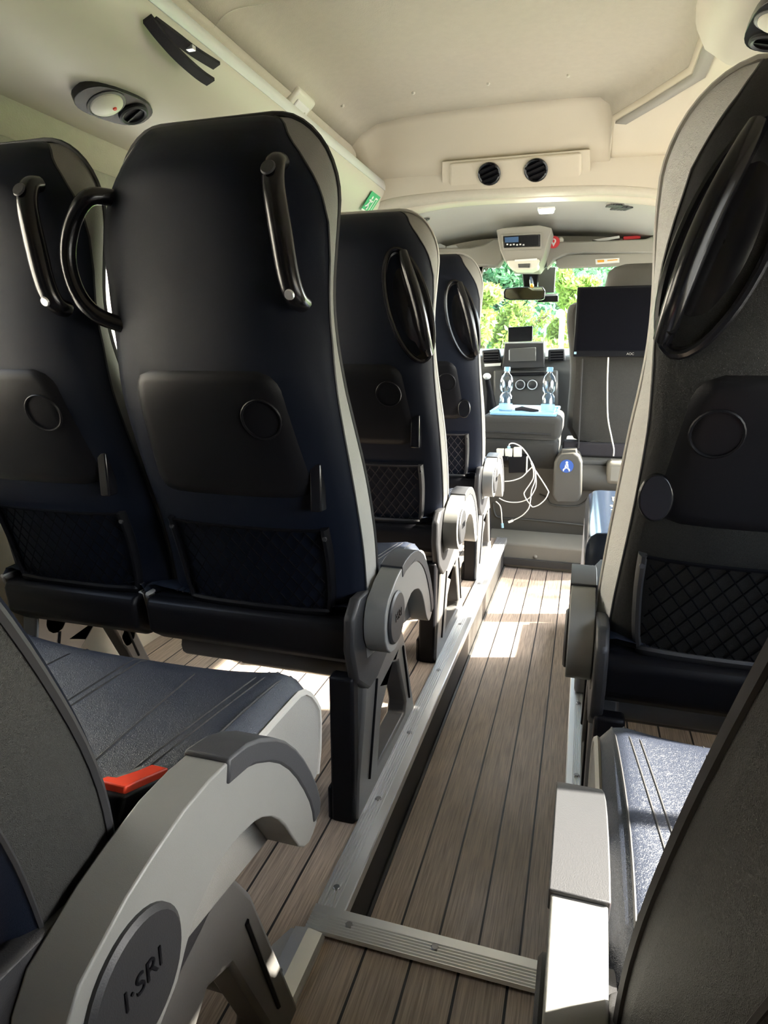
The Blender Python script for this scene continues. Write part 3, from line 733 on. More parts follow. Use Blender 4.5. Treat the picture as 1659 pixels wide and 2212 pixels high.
# green emergency exit sticker on the duct end
ns = Vector((.80, 0, -.60)).normalized(); ps = onplane(797, 437, (-.890, 0, 1.59), ns)
av = Vector((0, 1, 0)); bv = ns.cross(av)*-1
if bv.z < 0: bv = -bv
ms = Matrix(((av.x, bv.x, ns.x, ps.x+ns.x*.008), (av.y, bv.y, ns.y, ps.y), (av.z, bv.z, ns.z, ps.z+ns.z*.008), (0, 0, 0, 1)))
t = thing('exit_sticker', 'green emergency exit sticker with white running figure on the left duct end', 'sign', ps); t.matrix_world = ms
MB().box(-.055, .055, -.038, .042, 0, .0015).build('green_panel', 'signgreen', t)
mb = MB(); mb.sphere((-.016, .022, .0016), .007, 1, 1, .15, 8)
mb.tube([(-.02, .012, .002), (-.025, -.005, .002), (-.012, -.016, .002), (-.018, -.028, .002)], .004, 5); mb.tube([(-.025, -.005, .002), (-.034, -.016, .002), (-.045, -.018, .002)], .004, 5); mb.tube([(-.02, .012, .002), (-.005, .006, .002), (.002, .012, .002)], .003, 5); mb.tube([(-.02, .012, .002), (-.036, .008, .002)], .003, 5)
mb.box(.014, .040, -.026, .030, .001, .0022); mb.build('white_pictogram', 'signwhite', t)
MB().box(.020, .034, -.026, .024, .002, .003).build('door_shape', 'signgreen', t)
MB().box(-.055, .055, -.038, -.032, .001, .0022).build('white_rule', 'signwhite', t)

# black strap bundle tucked over the duct edge
p0 = Vector((-.848, 1.02, 1.69))
t = thing('strap', 'black webbing straps hanging over the left duct edge near the ceiling', 'strap', p0)
def strap(pts, wv, nm):
    mb = MB(); pts = smooth_curve(pts, 5); wv = Vector(wv)
    rings = []
    for p in pts: rings.append([p-wv-Vector((0, 0, .003)), p+wv-Vector((0, 0, .003)), p+wv+Vector((0, 0, .003)), p-wv+Vector((0, 0, .003))])
    mb.loft(rings, cap=True); mb.v = [v-p0 for v in mb.v]; return mb.build(nm, 'strap', t, smooth=30)
def dl(px, py, X): return onx(px, py, X)
strap([dl(318, 40, -.85), dl(345, 75, -.842), dl(385, 120, -.835), dl(430, 160, -.83), dl(455, 177, -.825)], (.010, 0, .004), 'webbing')
strap([dl(330, 45, -.85), dl(375, 78, -.838), dl(420, 112, -.828), dl(468, 142, -.82)], (.009, 0, .004), 'webbing')
p_ = dl(412, 104, -.826)
MB().box(-.008, .008, -.006, .006, -.004, .004, Matrix.Translation(p_-p0)).build('metal_buckle', 'alu', t)
# square hook on ceiling
pc = on_ceiling(635, 232)
t = thing('ceiling_hook', 'square cream plastic hook plate on the headliner above the centre seat', 'hook', pc)
t.rotation_euler = (0, -.75, 0); t.scale = (1.5, 1.5, 1.5)
MB().box(-.038, .038, -.045, .045, -.012, .012).build('base_plate', 'ivory', t, bevel=.008, segs=3)
MB().box(-.020, .020, -.030, .030, -.016, -.010).build('recess', 'white', t, bevel=.005)
MB().tube([(0, -.02, -.014), (0, -.012, -.022), (0, .012, -.022), (.006, .02, -.014)], .004, 6).build('hook_bar', 'ivory', t)
MB().lathe([(0, -.019), (.004, -.018), (.005, -.012)], Matrix.Translation((0, -.026, 0)), 10).build('screw', 'screw', t)
# thread hanging on headliner
pts = smooth_curve([on_ceiling(x, y) for x, y in ((430, 100), (470, 45), (500, 20), (545, 8), (590, 2))], 5)
tag(MB().tube([p+Vector((0, 0, -.004)) for p in pts], .0009, 4).build('loose_thread', 'ivory', loc=pts[0]), 'thin pale seam thread on the headliner at the top left', 'thread')

# front air panel -----------------------------------------------------
def quadpanel(mb, pxs, Y, th, rad=6, dy=0):
    pts = [at(x, y, Y) for x, y in pxs]
    mb.hexa([p+Vector((0, dy, 0)) for p in pts], [p+Vector((0, dy+th, 0)) for p in pts]); return pts
PY = 2.66
t = thing('air_vent_panel', 'cream air vent panel with two round black outlets above the cab opening', 'air vent', at(1115, 370, PY))
org = t.location.copy()
def slant(px, py, o=0): # point on the slanted recess wall
    return onplane(px, py, (0, 2.725-o, 1.78), (0, -1, -.82))
def PB(mb, nm, mt, par=None, **k):
    mb.v = [v-org for v in mb.v]; return mb.build(nm, mt, par or t, **k)
mb = MB(); q = [(955, 349), (1275, 322), (1275, 400), (955, 414)]; mb.hexa([slant(x, y, .024) for x, y in q], [slant(x, y, -.03) for x, y in q]); PB(mb, 'panel', 'beige', bevel=.003)
mb = MB(); q = [(970, 352), (1257, 328), (1257, 391), (970, 409)]; mb.hexa([slant(x, y, .034) for x, y in q], [slant(x, y, .0) for x, y in q]); pin = PB(mb, 'raised_field', 'beige', bevel=.012, segs=4)
nv = Vector((0, -1, -.82)).normalized()
for px, py in ((1057, 375), (1158, 367)):
    c = slant(px, py, .036); a = Vector((1, 0, 0)); b = nv.cross(a)
    m = Matrix(((a.x, b.x, nv.x, c.x-org.x), (a.y, b.y, nv.y, c.y-org.y), (a.z, b.z, nv.z, c.z-org.z), (0, 0, 0, 1)))
    mb = MB(); mb.tube([m @ Vector((.040*math.cos(k*PI/14), .040*math.sin(k*PI/14), .003)) for k in range(28)], .005, 6, closed=True); vt = mb.build('round_outlet', 'gloss', t)
    mb = MB(); mb.lathe([(0, .0015), (.037, .0015), (.038, -.003)], m, 24); mb.build('outlet_cavity', 'screen', vt)
    mb = MB()
    for k in (-1, 0, 1): mb.box(-.034, .034, k*.02-.002, k*.02+.008, .001, .009, m @ Matrix.Rotation(.35, 4, 'Z'))
    mb.build('vane', 'blackp', vt)

# arch beam between saloon and cab
def curve_px(pts, Y, n=5): return smooth_curve([at(x, y, Y) for x, y in pts], n)
def beamrow(Y, pts): return curve_px(pts, Y)
r0 = beamrow(2.80, [(640, 520), (745, 470), (830, 432), (955, 414), (1115, 405), (1275, 400), (1360, 402), (1440, 410), (1560, 430), (1680, 470)])
r1 = beamrow(2.86, [(640, 560), (745, 505), (830, 460), (955, 436), (1115, 424), (1275, 419), (1360, 422), (1440, 430), (1560, 455), (1680, 500)])
r2 = beamrow(2.92, [(640, 590), (745, 525), (830, 472), (955, 441), (1115, 428), (1275, 423), (1360, 427), (1440, 435), (1560, 462), (1680, 510)])
r3 = beamrow(2.95, [(640, 620), (745, 540), (830, 484), (955, 449), (1115, 436), (1275, 432), (1360, 437), (1440, 447), (1560, 475), (1680, 530)])
o = MB().sheet([r0, r1]).build('trim_11', 'felt', solid=.01); struct(o, 'beige felt arch beam above the cab opening')
o = MB().sheet([r1, r2, r3]).build('trim_12', 'beige', solid=.01); struct(o, 'pale lip along the cab arch')
# corner fillers up to ceiling sides
o = MB().sheet([[Vector((p.x, 2.78, p.z+.30)) for p in r0], r0]).build('trim_13', 'beige', solid=.01); struct(o)
# cab pillars: close the sides between saloon and cab
mb = MB(); mb.box(XL-.03, -1.02, 2.98, 3.12, .0, 1.72); struct(mb.build('wall_front', 'beige', bevel=.02))
# cab headliner
rows = []
for Y, dz, in ((2.95, 0), (3.2, .03), (3.5, .015), (3.72, -.03)):
    rows.append([Vector((p.x*(1 if Y < 3.1 else .98), Y, min(p.z+dz+(.0 if Y < 3 else .02), 1.735-(Y-2.95)*.04))) for p in r3])
o = MB().sheet(rows).build('ceiling', 'cablight', solid=.01); struct(o, 'grey-beige cab headliner')
# speaker grilles & lamp in the headliner
def onceil(px, py, Y): return at(px, py, Y)
for (px, py, lab) in ((908, 480, 'left'), (1342, 456, 'right')):
    c = at(px, py, 3.25); 
    t = thing('speaker_grille', 'beige oval vent grille in the cab headliner on the %s' % lab, 'grille', c, )
    for dx, dy, s_ in ((0, 0, 1), (-.03, -.06, .8)):
        mb = MB()
        for k in range(-2, 3): mb.box(k*.016*s_-.006*s_, k*.016*s_+.006*s_, -.03*s_, .03*s_, -.004, .002, Matrix.Translation((dx, dy, .012)) @ Matrix.Rotation(.5, 4, 'Z'))
        mb.build('grille_slots', 'dash', t)
        MB().lathe([(0, .006), (.046*s_, .006), (.05*s_, .012)], Matrix.Translation((dx, dy, .010)) @ Matrix.Diagonal((1, .7, 1, 1)), 24).build('grille_plate', 'visor', t)
c = at(1180, 456, 3.0)
t = thing('cab_lamp', 'small lit white courtesy lamp under the cab arch', 'lamp', c)
MB().box(-.030, .030, -.016, .016, -.008, .010).build('lens', 'lampon', t, bevel=.005)
MB().box(-.036, .036, -.020, .020, .004, .014).build('bezel', 'white', t, bevel=.004)

# overhead shelf -------------------------------------------------------
SY = 3.62
def pxbox(mb, pts, Y, th): 
    q = [at(x, y, Y) for x, y in pts]; mb.prism([(p.x, p.z) for p in q], 'y', Y, Y+th)
def cab(name, label, cat, pts, Y, th, mt, **k):
    mb = MB(); pxbox(mb, pts, Y, th)
    c = sum((v for v in mb.v), Vector())/len(mb.v)
    o = mb.build(name, mt, loc=c, **k); tag(o, label, cat); return o
sh = cab('overhead_shelf', 'grey-beige overhead shelf edge left of the cab console', 'shelf', [(860, 535), (1015, 535), (1045, 528), (1062, 517), (1085, 517), (1085, 560), (1075, 575), (860, 560)], SY, .10, 'visor', bevel=.008)
sh2 = cab('overhead_shelf', 'grey-beige overhead shelf edge right of the cab console', 'shelf', [(1180, 528), (1215, 522), (1300, 520), (1395, 516), (1420, 506), (1520, 500), (1520, 545), (1260, 545), (1225, 548), (1195, 562), (1180, 580)], SY, .10, 'visor', bevel=.008)
# shelf floor
mb = MB(); a = at(860, 556, SY); b2 = at(1500, 540, SY); mb.box(a.x, b2.x, SY+.05, SY+.25, 1.50, 1.515); mb.box(-1.2, .5, SY+.24, SY+.25, 1.50, 1.72); o = mb.build('trim_14', 'visor'); struct(o)
# items on shelf
for pts, mt, nm, lab in (([(930, 529), (938, 525), (950, 526), (962, 531), (962, 536), (930, 536)], 'paper', 'folded_paper', 'crumpled white paper lying on the left overhead shelf'),
                     ([(965, 532), (985, 530), (990, 536), (965, 536)], 'paper', 'folded_paper', 'small white paper lying at the right of the crumpled one on the overhead shelf'),
                     ([(1280, 518), (1338, 509), (1339, 514), (1300, 522)], 'paper', 'brochure', 'white brochure tilted on the right overhead shelf'),
                     ([(1347, 511), (1383, 509), (1384, 515), (1348, 518)], 'signred', 'red_box', 'flat red packet on the right overhead shelf')):
    mb = MB(); q = [at(x, y, SY+.04) for x, y in pts]; mb.prism([(p.x, p.z) for p in q], 'y', SY+.04, SY+.16)
    c = sum((v for v in mb.v), Vector())/len(mb.v); tag(mb.build(nm, mt, loc=c), lab, 'packet' if nm == 'red_box' else 'paper')
# red location sticker
def disc(name, px, py, Y, r, mt, par=None, th=.004, label=None, cat=None):
    c = at(px, py, Y); mb = MB(); mb.lathe([(0, th), (r*.96, th), (r, 0)], Matrix.Translation(c) @ Matrix.Rotation(PI/2, 4, 'X'), 28)
    o = mb.build(name, mt, par, loc=c)
    if label: tag(o, label, cat)
    return o
c = at(1196, 523, SY-.005)
t = thing('red_sticker', 'round red sticker with white pin symbol beside the tachograph', 'sticker', c)
R90 = Matrix.Rotation(PI/2, 4, 'X')
MB().lathe([(0, .003), (.029, .003), (.030, 0)], R90, 28).build('red_disc', 'signred', t)
mb = MB(); mb.prism([(.012*math.cos(a), .004+.012*math.sin(a)) for a in [PI*(-.12+1.24*k/16) for k in range(17)]]+[(0, -.022)], 'y', -.0045, -.002); mb.build('white_pin', 'signwhite', t)
mb = MB(); mb.prism([(.005*math.cos(2*PI*k/16), .004+.008*math.sin(2*PI*k/16)) for k in range(16)], 'y', -.0055, -.004); mb.build('pin_centre', 'signred', t)
c = at(1211, 519, SY+.02); MBo = MB().sphere((0, 0, 0), .016).build('paper_ball', 'ivory'); MBo.location = c; tag(MBo, 'small round white ball on the shelf just right of the red sticker', 'ball')
c = at(1425, 517, SY-.004); tg = MB().lathe([(0, .003), (.029, .003), (.03, 0)], R90, 24).build('green_sticker', 'signgreen'); tg.location = c; tag(tg, 'round green sticker on the right overhead shelf edge', 'sticker')

# console with tachograph
CY = 3.40
mb = MB(); q = [(1072, 497), (1090, 491), (1165, 486), (1192, 492), (1180, 535), (1172, 560), (1160, 577), (1100, 577), (1088, 560), (1080, 540)]
q = [at(x, y, CY) for x, y in q]; c = at(1130, 535, CY); org = c.copy()
t = thing('overhead_console', 'beige overhead console holding the tachograph above the windscreen', 'console', c)
mb.prism([(p.x, p.z) for p in q], 'y', CY, CY+.30); PB(mb, 'housing', 'visor', bevel=.005)
mb = MB(); pxbox(mb, [(1082, 506), (1170, 501), (1170, 538), (1086, 541)], CY-.012, .02); PB(mb, 'bezel', 'visor', bevel=.006)
mb = MB(); pxbox(mb, [(1094, 563), (1166, 560), (1160, 578), (1148, 583), (1112, 583), (1098, 575)], CY-.03, .12); lampc = PB(mb, 'lamp_cluster', 'ivory', bevel=.006)
mb = MB(); pxbox(mb, [(1112, 561), (1160, 558), (1160, 562), (1112, 565)], CY-.035, .01); PB(mb, 'lamp_lens', 'white', lampc)
mb = MB(); pxbox(mb, [(1119, 570), (1145, 569), (1144, 578), (1120, 578)], CY-.034, .01); PB(mb, 'button_row', 'dash', lampc)
c = at(1127, 522, CY-.02)
org = c.copy(); t = thing('tachograph', 'black tachograph with blue display in the overhead console', 'tachograph', c)
mb = MB(); pxbox(mb, [(1087, 510), (1167, 506), (1167, 532), (1088, 535)], CY-.022, .05); PB(mb, 'front_panel', 'gloss', bevel=.003)
mb = MB(); pxbox(mb, [(1090, 513), (1120, 511), (1120, 523), (1091, 524)], CY-.0235, .01); PB(mb, 'display', 'lcd')
mb = MB(); pxbox(mb, [(1126, 511), (1163, 509), (1163, 529), (1127, 531)], CY-.0235, .01); PB(mb, 'card_slot', 'blackp')
for k in range(6):
    p = at(1096+k*7, 528+(k % 2), CY-.024)-org; MB().box(-.004, .004, -.002, .002, -.003, .003, Matrix.Translation(p)).build('button', 'white', t)

# sun visors
vz = cab('sun_visor', 'grey folded sun visor on the right with a yellow warning label', 'sun visor', [(1201, 556), (1215, 549), (1440, 545), (1440, 571), (1330, 575), (1210, 580), (1201, 574)], 3.66, .03, 'visor', bevel=.006)
c0_ = vz.location.copy(); mb = MB(); pxbox(mb, [(1286, 560), (1338, 557), (1338, 567), (1287, 571)], 3.655, .006); mb.v = [v-c0_ for v in mb.v]; lb = mb.build('warning_label', 'signwhite', vz)
mb = MB(); pxbox(mb, [(1290, 562), (1305, 561), (1305, 566), (1291, 567)], 3.6535, .004); pxbox(mb, [(1312, 562), (1334, 560), (1334, 562), (1312, 564)], 3.6535, .004); mb.v = [v-c0_ for v in mb.v]; mb.build('label_print', 'orange', lb)
vl = cab('sun_visor', 'grey sun visor on the left beside the overhead console', 'sun visor', [(930, 556), (1010, 553), (1040, 545), (1058, 547), (1072, 570), (1070, 578), (1045, 578), (1040, 600), (1000, 605), (930, 600)], 3.64, .03, 'visor', bevel=.006)
c0_ = vl.location.copy(); mb = MB(); pxbox(mb, [(1012, 568), (1036, 555), (1040, 557), (1020, 570)], 3.632, .01); mb.v = [v-c0_ for v in mb.v]; mb.build('visor_clip', 'dash', vl)
mb = MB(); mb.tube([at(1046, 577, 3.66), at(1050, 585, 3.66), at(1056, 574, 3.66)], .006, 6); mb.v = [v-c0_ for v in mb.v]; mb.build('visor_hinge', 'visor', vl)

# windscreen -----------------------------------------------------------
def ws(px, py): return onplane(px, py, (0, 4.42, 1.0), (0, -1, -.75))
def wsz(x, z): 
    return Vector((x, 4.42-.75*(z-1.0), z))
g = MB().hexa([wsz(-1.15, .95), wsz(.5, .95), wsz(.45, 1.62), wsz(-1.10, 1.62)], [v+Vector((0, .006, 0)) for v in (wsz(-1.15, .95), wsz(.5, .95), wsz(.45, 1.62), wsz(-1.10, 1.62))]).build('window_%d' % wn, 'wsglass'); struct(g, 'windscreen')
mb = MB()
mb.box(-1.30, -1.12, 3.95, 4.5, 0, 1.0); mb.box(.48, .64, 3.95, 4.5, 0, 1.0)
struct(mb.build('wall_front', 'dash'))
mb = MB(); mb.tube([(-1.18, 4.45, .95), (-1.12, 3.93, 1.68)], .05, 8); mb.tube([(.53, 4.45, .95), (.48, 3.93, 1.68)], .05, 8); mb.build('trim_15', 'visor'); struct(bpy.data.objects['trim_15'])
# cab side doors with windows
for x, s in ((-1.27, -1), (.61, 1)):
    mb = MB(); ya_ = 3.1 if s < 0 else 3.3; mb.box(min(x, x+.03*s), max(x, x+.03*s), ya_, 4.4, -.05, .98); mb.box(min(x, x+.03*s), max(x, x+.03*s), ya_, 4.1, 1.56, 1.75); struct(mb.build('door_%d' % (1 if s < 0 else 2), 'dash'))
    wn += 1; w = MB().box(x-.003, x+.003, ya_+.02, 4.2, .98, 1.56).build('window_%d' % wn, 'glass'); struct(w)
o = MB().box(-1.25, .6, 4.40, 4.5, -.05, .93).build('wall_front', 'dash'); struct(o)
o = MB().box(-1.25, .6, 3.0, 4.5, .02, .05).build('floor', 'riser'); struct(o, 'cab floor')

# mirror + sensor housing + dashcam
MY = 3.92
c = at(1136, 632, MY); org = c.copy()
t = thing('rear_view_mirror', 'interior rear view mirror hanging at the top of the windscreen', 'mirror', c)
mb = MB(); mb.prism([(p.x, p.z) for p in [at(x, y, MY) for x, y in ((1087, 632), (1091, 623), (1120, 620), (1172, 619), (1178, 628), (1176, 645), (1168, 648), (1100, 648), (1088, 644))]], 'y', MY, MY+.035); PB(mb, 'mirror_housing', 'gloss', bevel=.006)
mb = MB(); mb.prism([(p.x, p.z) for p in [at(x, y, MY-.003) for x, y in ((1091, 632), (1094, 625), (1120, 622), (1170, 621), (1175, 629), (1173, 643), (1167, 646), (1102, 646), (1092, 642))]], 'y', MY-.004, MY-.001); PB(mb, 'mirror_glass', 'mirror')
mb = MB(); mb.tube([at(1150, 622, MY+.02), at(1146, 595, 4.02), wsz(at(1142, 585, 4.05).x, 1.55)], .012, 8); PB(mb, 'mirror_stem', 'gloss')
cab('sensor_housing', 'black sensor housing on the windscreen above the mirror', 'sensor', [(1127, 583), (1165, 583), (1160, 620), (1131, 620)], 4.0, .05, 'blackp', bevel=.006)
cab('dark_panel', 'dark grey flat panel hanging on the windscreen right of the mirror', 'panel', [(1160, 578), (1201, 576), (1197, 632), (1164, 632)], 4.01, .02, 'dash', bevel=.004)
c = at(1149, 617, 3.90); o = MB().sphere((0, 0, 0), .011).build('pendant', 'orange'); o.location = c; tag(o, 'tiny amber pendant hanging in front of the mirror', 'pendant')
cab_ = cab('dashcam', 'small black dashcam on the windscreen beside the mirror', 'camera', [(1161, 640), (1206, 638), (1206, 652), (1161, 653)], 4.05, .03, 'gloss', bevel=.004)
MB().box(-.02, .05, .0, .02, .012, .03).build('bracket', 'alu', cab_)

# dashboard ------------------------------------------------------------
DY = 3.95
c = Vector((-.35, DY, .5)); org = c.copy()
t = thing('dashboard', 'dark grey dashboard below the windscreen', 'dashboard', c)
mb = MB(); mb.prism([(DY+.02, .30), (DY+.03, .80), (DY-.02, .90), (DY, .985), (DY+.12, 1.03), (DY+.44, 1.01), (DY+.44, .30)], 'x', -1.2, .52); PB(mb, 'dash_body', 'dash', bevel=.02)
mb = MB(); mb.prism([(p.x, p.z) for p in [at(x, y, DY-.06) for x, y in ((1066, 800), (1205, 800), (1205, 880), (1066, 880))]], 'y', DY-.06, DY+.05); PB(mb, 'centre_stack', 'dash', bevel=.01)
for pts, nm in (([(1040, 757), (1078, 753), (1082, 780), (1044, 784)], 'air_vent'), ([(1184, 755), (1220, 753), (1222, 780), (1184, 781)], 'air_vent')):
    mb = MB(); pxbox(mb, pts, DY-.05, .06); v_ = PB(mb, nm, 'dgrey', bevel=.008)
    x0_, y0_ = pts[0]; x1_, y1_ = pts[2]
    mb = MB()
    for k in range(4):
        yy = y0_+5+k*5.5; pxbox(mb, [(x0_+5, yy), (x1_-5, yy-1), (x1_-5, yy+2), (x0_+5, yy+3)], DY-.056, .012)
    PB(mb, 'vent_slats', 'screen', v_)
mb = MB(); pxbox(mb, [(1046, 786), (1082, 784), (1081, 790), (1047, 792)], DY-.056, .02); PB(mb, 'trim_strip', 'white')
mb = MB(); pxbox(mb, [(1084, 806), (1176, 804), (1176, 811), (1084, 813)], DY-.085, .03); PB(mb, 'storage_lip', 'blackp', bevel=.004)
for px in (1124, 1150):
    p = at(px, 831, DY-.07)-org
    mb = MB(); mb.lathe([(0, .012), (.018, .012), (.024, .008), (.030, .008), (.032, 0)], Matrix.Translation(p) @ R90, 24); kn = mb.build('control_knob', 'dgrey', t)
    mb = MB(); mb.tube([p+Vector((.026*math.cos(k*PI/12), -.009, .026*math.sin(k*PI/12))) for k in range(24)], .0035, 6, closed=True); mb.build('chrome_ring', 'alu', kn)
c = at(1133, 768, DY-.10); org = c.copy()
t = thing('display_unit', 'grey multimedia display unit in the middle of the dashboard', 'display', c)
mb = MB(); mb.prism([(p.x, p.z) for p in [at(x, y, DY-.09) for x, y in ((1090, 742), (1176, 740), (1176, 794), (1084, 797))]], 'y', DY-.09, DY+.02); PB(mb, 'bezel', 'dgrey', bevel=.006)
mb = MB(); pxbox(mb, [(1100, 753), (1158, 750), (1158, 780), (1099, 782)], DY-.100, .02); PB(mb, 'glass', 'dash', bevel=.004)
mb = MB(); pxbox(mb, [(1088, 739), (1176, 737), (1176, 742), (1090, 744)], DY-.085, .08); PB(mb, 'silver_top_edge', 'alu')
mb = MB(); pxbox(mb, [(1099, 756), (1101, 756), (1101, 778), (1099, 778)], DY-.103, .006); PB(mb, 'highlight_edge', 'alu')
cab('tablet', 'small black tablet standing on top of the dashboard display', 'tablet', [(1097, 707), (1151, 704), (1150, 737), (1098, 739)], DY-.02, .015, 'gloss', bevel=.003)
# gear lever
c = at(1058, 860, 3.70); org = c.copy()
t = thing('gear_lever', 'gear lever with pale knob beside the front left seat', 'gear lever', c)
mb = MB(); mb.tube([Vector((at(1062, 880, 3.72).x, 3.72, .05)), at(1062, 880, 3.72), at(1058, 845, 3.70), at(1053, 820, 3.68)], [.05, .03, .018, .014], 10); PB(mb, 'boot', 'blackp')
mb = MB(); c_ = at(1052, 813, 3.68); mb.sphere(c_, .022, 1, 1, .8); PB(mb, 'knob', 'white')

# middle seat folded as table -----------------------------------------
TY = 3.10
a = at(1050, 892, TY); b2 = at(1217, 889, TY); zb = at(1120, 950, TY).z
c = Vector(((a.x+b2.x)/2, TY+.25, zb)); org = c.copy()
t = thing('folded_cab_seat', 'dark fabric middle cab seat folded flat as a table', 'seat', c)
mb = MB(); mb.box(a.x-.03, b2.x-.005, TY, TY+.46, zb, a.z-.012); PB(mb, 'folded_backrest', 'cabfab', bevel=.03, segs=4)
mb = MB(); mb.box(a.x-.02, b2.x-.015, TY+.02, TY+.44, zb-.14, zb-.002); PB(mb, 'seat_squab', 'cabfab', bevel=.02, segs=3)
mb = MB(); mb.box(a.x-.01, b2.x-.03, TY+.05, TY+.42, .50, zb-.14); PB(mb, 'seat_pedestal', 'cabm')
mb = MB(); mb.tube([(a.x-.02, TY-.002, zb+.035), (b2.x-.05, TY-.002, zb+.030)], .004, 6); PB(mb, 'fabric_seam', 'dpiping')
zt_ = a.z-.012
c = Vector(((a.x+b2.x)/2+.0, TY+.22, zt_)); org = c.copy()
t = thing('serving_tray', 'pale blue tray lying on the folded middle seat', 'tray', c)
mb = MB(); mb.box(a.x+.015, b2.x-.03, TY+.015, TY+.40, zt_+.001, zt_+.012); PB(mb, 'tray_plate', 'bluetray', bevel=.03, segs=4)
mb = MB(); 
for q0, q1 in (((a.x+.015, TY+.04), (b2.x-.03, TY+.04)),): pass
rimp = [(a.x+.03, TY+.02, zt_+.014), (b2.x-.045, TY+.02, zt_+.014), (b2.x-.03, TY+.05, zt_+.016), (b2.x-.03, TY+.38, zt_+.018), (a.x+.015, TY+.38, zt_+.018), (a.x+.015, TY+.05, zt_+.016)]
mb.tube(rimp, .006, 6, closed=True); PB(mb, 'tray_rim', 'paleblue')
zp = zt_+.0125
mb = MB(); mb.box(-.14, .11, -.09, .10, 0, .006, Matrix.Translation((c.x+.01, TY+.26, zp)) @ Matrix.Rotation(.08, 4, 'Z')); tag(mb.build('paper_sheets', 'paper', loc=(c.x, TY+.26, zp)), 'white paper sheets on the blue tray between the bottles', 'paper')
mb = MB(); mb.tube([(c.x-.05, TY+.09, zp+.012), (c.x-.02, TY+.10, zp+.016), (c.x+.03, TY+.085, zp+.010), (c.x+.06, TY+.09, zp+.009)], [.007, .011, .009, .005], 8); tag(mb.build('snack_wrapper', 'strap', loc=(c.x, TY+.09, zp)), 'small dark wrapper at the front edge of the blue tray', 'wrapper')
def bottle(px, lab):
    p = at(px, 884, TY+.10); p = Vector((p.x, TY+.10, zp))
    t = thing('water_bottle', lab, 'bottle', p, 'water bottles on the blue tray')
    h = .205
    prof = [(.0, .0), (.028, 0), (.032, .006), (.032, .045), (.030, .075), (.022, .086), (.021, .092), (.028, .102), (.033, .125), (.032, .145), (.024, .168), (.014, .180), (.0125, .186), (.0125, .192)]
    MB().lathe(prof, None, 28).build('bottle_body', 'bottle', t)
    MB().lathe([(.0, .190), (.0150, .190), (.0150, .208), (.013, .211), (0, .211)], None, 20).build('blue_cap', 'bluetray', t)
    MB().lathe([(.0322, .012), (.0324, .014), (.0324, .036), (.0322, .038)], None, 28).build('label', 'paleblue', t)
    MB().lathe([(0, .002), (.0295, .003), (.0305, .045), (.028, .072), (.020, .085), (.020, .093), (.0265, .103), (.031, .124), (.0305, .140), (0, .1405)], None, 24).build('water', 'pet', t)
bottle(1092, 'left clear water bottle with blue cap on the blue tray')
bottle(1183, 'right clear water bottle with blue cap on the blue tray')

# front passenger seat + monitor ---------------------------------------
FY = 3.16
a = at(1225, 780, FY); zlow = at(1280, 972, FY).z
xl = at(1216, 960, FY).x; xl2 = at(1228, 620, FY).x
c = Vector((.12, FY+.1, .4)); org = c.copy()
t = thing('passenger_seat', 'dark fabric front passenger seat behind the hanging monitor', 'seat', c)
zs_ = at(1228, 645, FY).z
secs = []
for z, xa, xb, y0_, y1_ in ((zlow, xl, .42, FY+.0, FY+.16), (.75, xl+.005, .42, FY, FY+.15), (.95, xl+.012, .42, FY+.0, FY+.14), (1.10, xl2+.0, .42, FY+.02, FY+.15), (zs_-.06, xl2-.008, .42, FY+.04, FY+.16), (zs_-.02, xl2+.0, .41, FY+.05, FY+.15), (zs_, xl2+.04, .37, FY+.07, FY+.14)):
    secs.append([Vector(p) for p in ((xa+.02, y0_, z), (xa+.10, y0_-.012, z), ((xa+xb)/2, y0_-.016, z), (xb-.10, y0_-.012, z), (xb-.02, y0_, z), (xb, y0_+.03, z), (xb, y1_, z), ((xa+xb)/2, y1_, z), (xa, y1_, z), (xa, y0_+.03, z))])
mb = MB(); mb.loft(secs, cap=True); PB(mb, 'backrest', 'cabfab', subs=1)
hx0, hx1 = at(1308, 600, FY+.05).x, .36
mb = MB(); hz0 = at(1330, 640, FY+.05).z; hz1 = at(1350, 569, FY+.05).z
secs = []
for k, z in ((.94, hz0-.02), (1, hz0), (1, hz0+.05), (.93, hz1-.03), (.78, hz1-.012), (.5, hz1)):
    xm, hw_ = (hx0+hx1)/2, (hx1-hx0)/2*k
    secs.append([Vector((xm+hw_*math.copysign(abs(math.cos(a_))**.5, math.cos(a_)), FY+.09+.045*k*math.copysign(abs(math.sin(a_))**.6, math.sin(a_)), z)) for a_ in [2*PI*j/24 for j in range(24)]])
mb.loft(secs, cap=True); PB(mb, 'headrest', 'cabm')
mb = MB(); mb.box(xl, .42, FY+.05, FY+.55, zlow-.032, zlow+.0); PB(mb, 'seat_squab', 'cabfab', bevel=.03, segs=3)
mb = MB(); mb.tube([at(1258, 775, FY-.014), at(1249, 968, FY-.014)], .004, 5); PB(mb, 'fabric_seam', 'dpiping')
mb = MB(); mb.box(xl-.002, .42, FY-.006, FY+.10, zlow-.032, zlow+.035); PB(mb, 'fabric_skirt', 'strap', bevel=.01)
MYY = 3.08
c = at(1330, 695, MYY); org = c.copy()
t = thing('monitor', 'black flat monitor hung on the rear of the front passenger seat', 'monitor', c)
xr_ = .37
def mq(pts): return [at(x, y, MYY) for x, y in pts]
p_tl, p_bl = at(1246, 620, MYY), at(1239, 771, MYY)
zt1, zb1 = p_tl.z, p_bl.z; x0m = (p_tl.x+p_bl.x)/2; xr_ = x0m+.46
mt = Matrix.Translation((0, 0, 0))
def MBX(x0, x1, z0, z1, y0, y1): return MB().box(x0, x1, MYY+y0, MYY+y1, z0, z1)
PB(MBX(x0m, xr_, zb1, zt1, 0, .035), 'casing', 'blackp', bevel=.004)
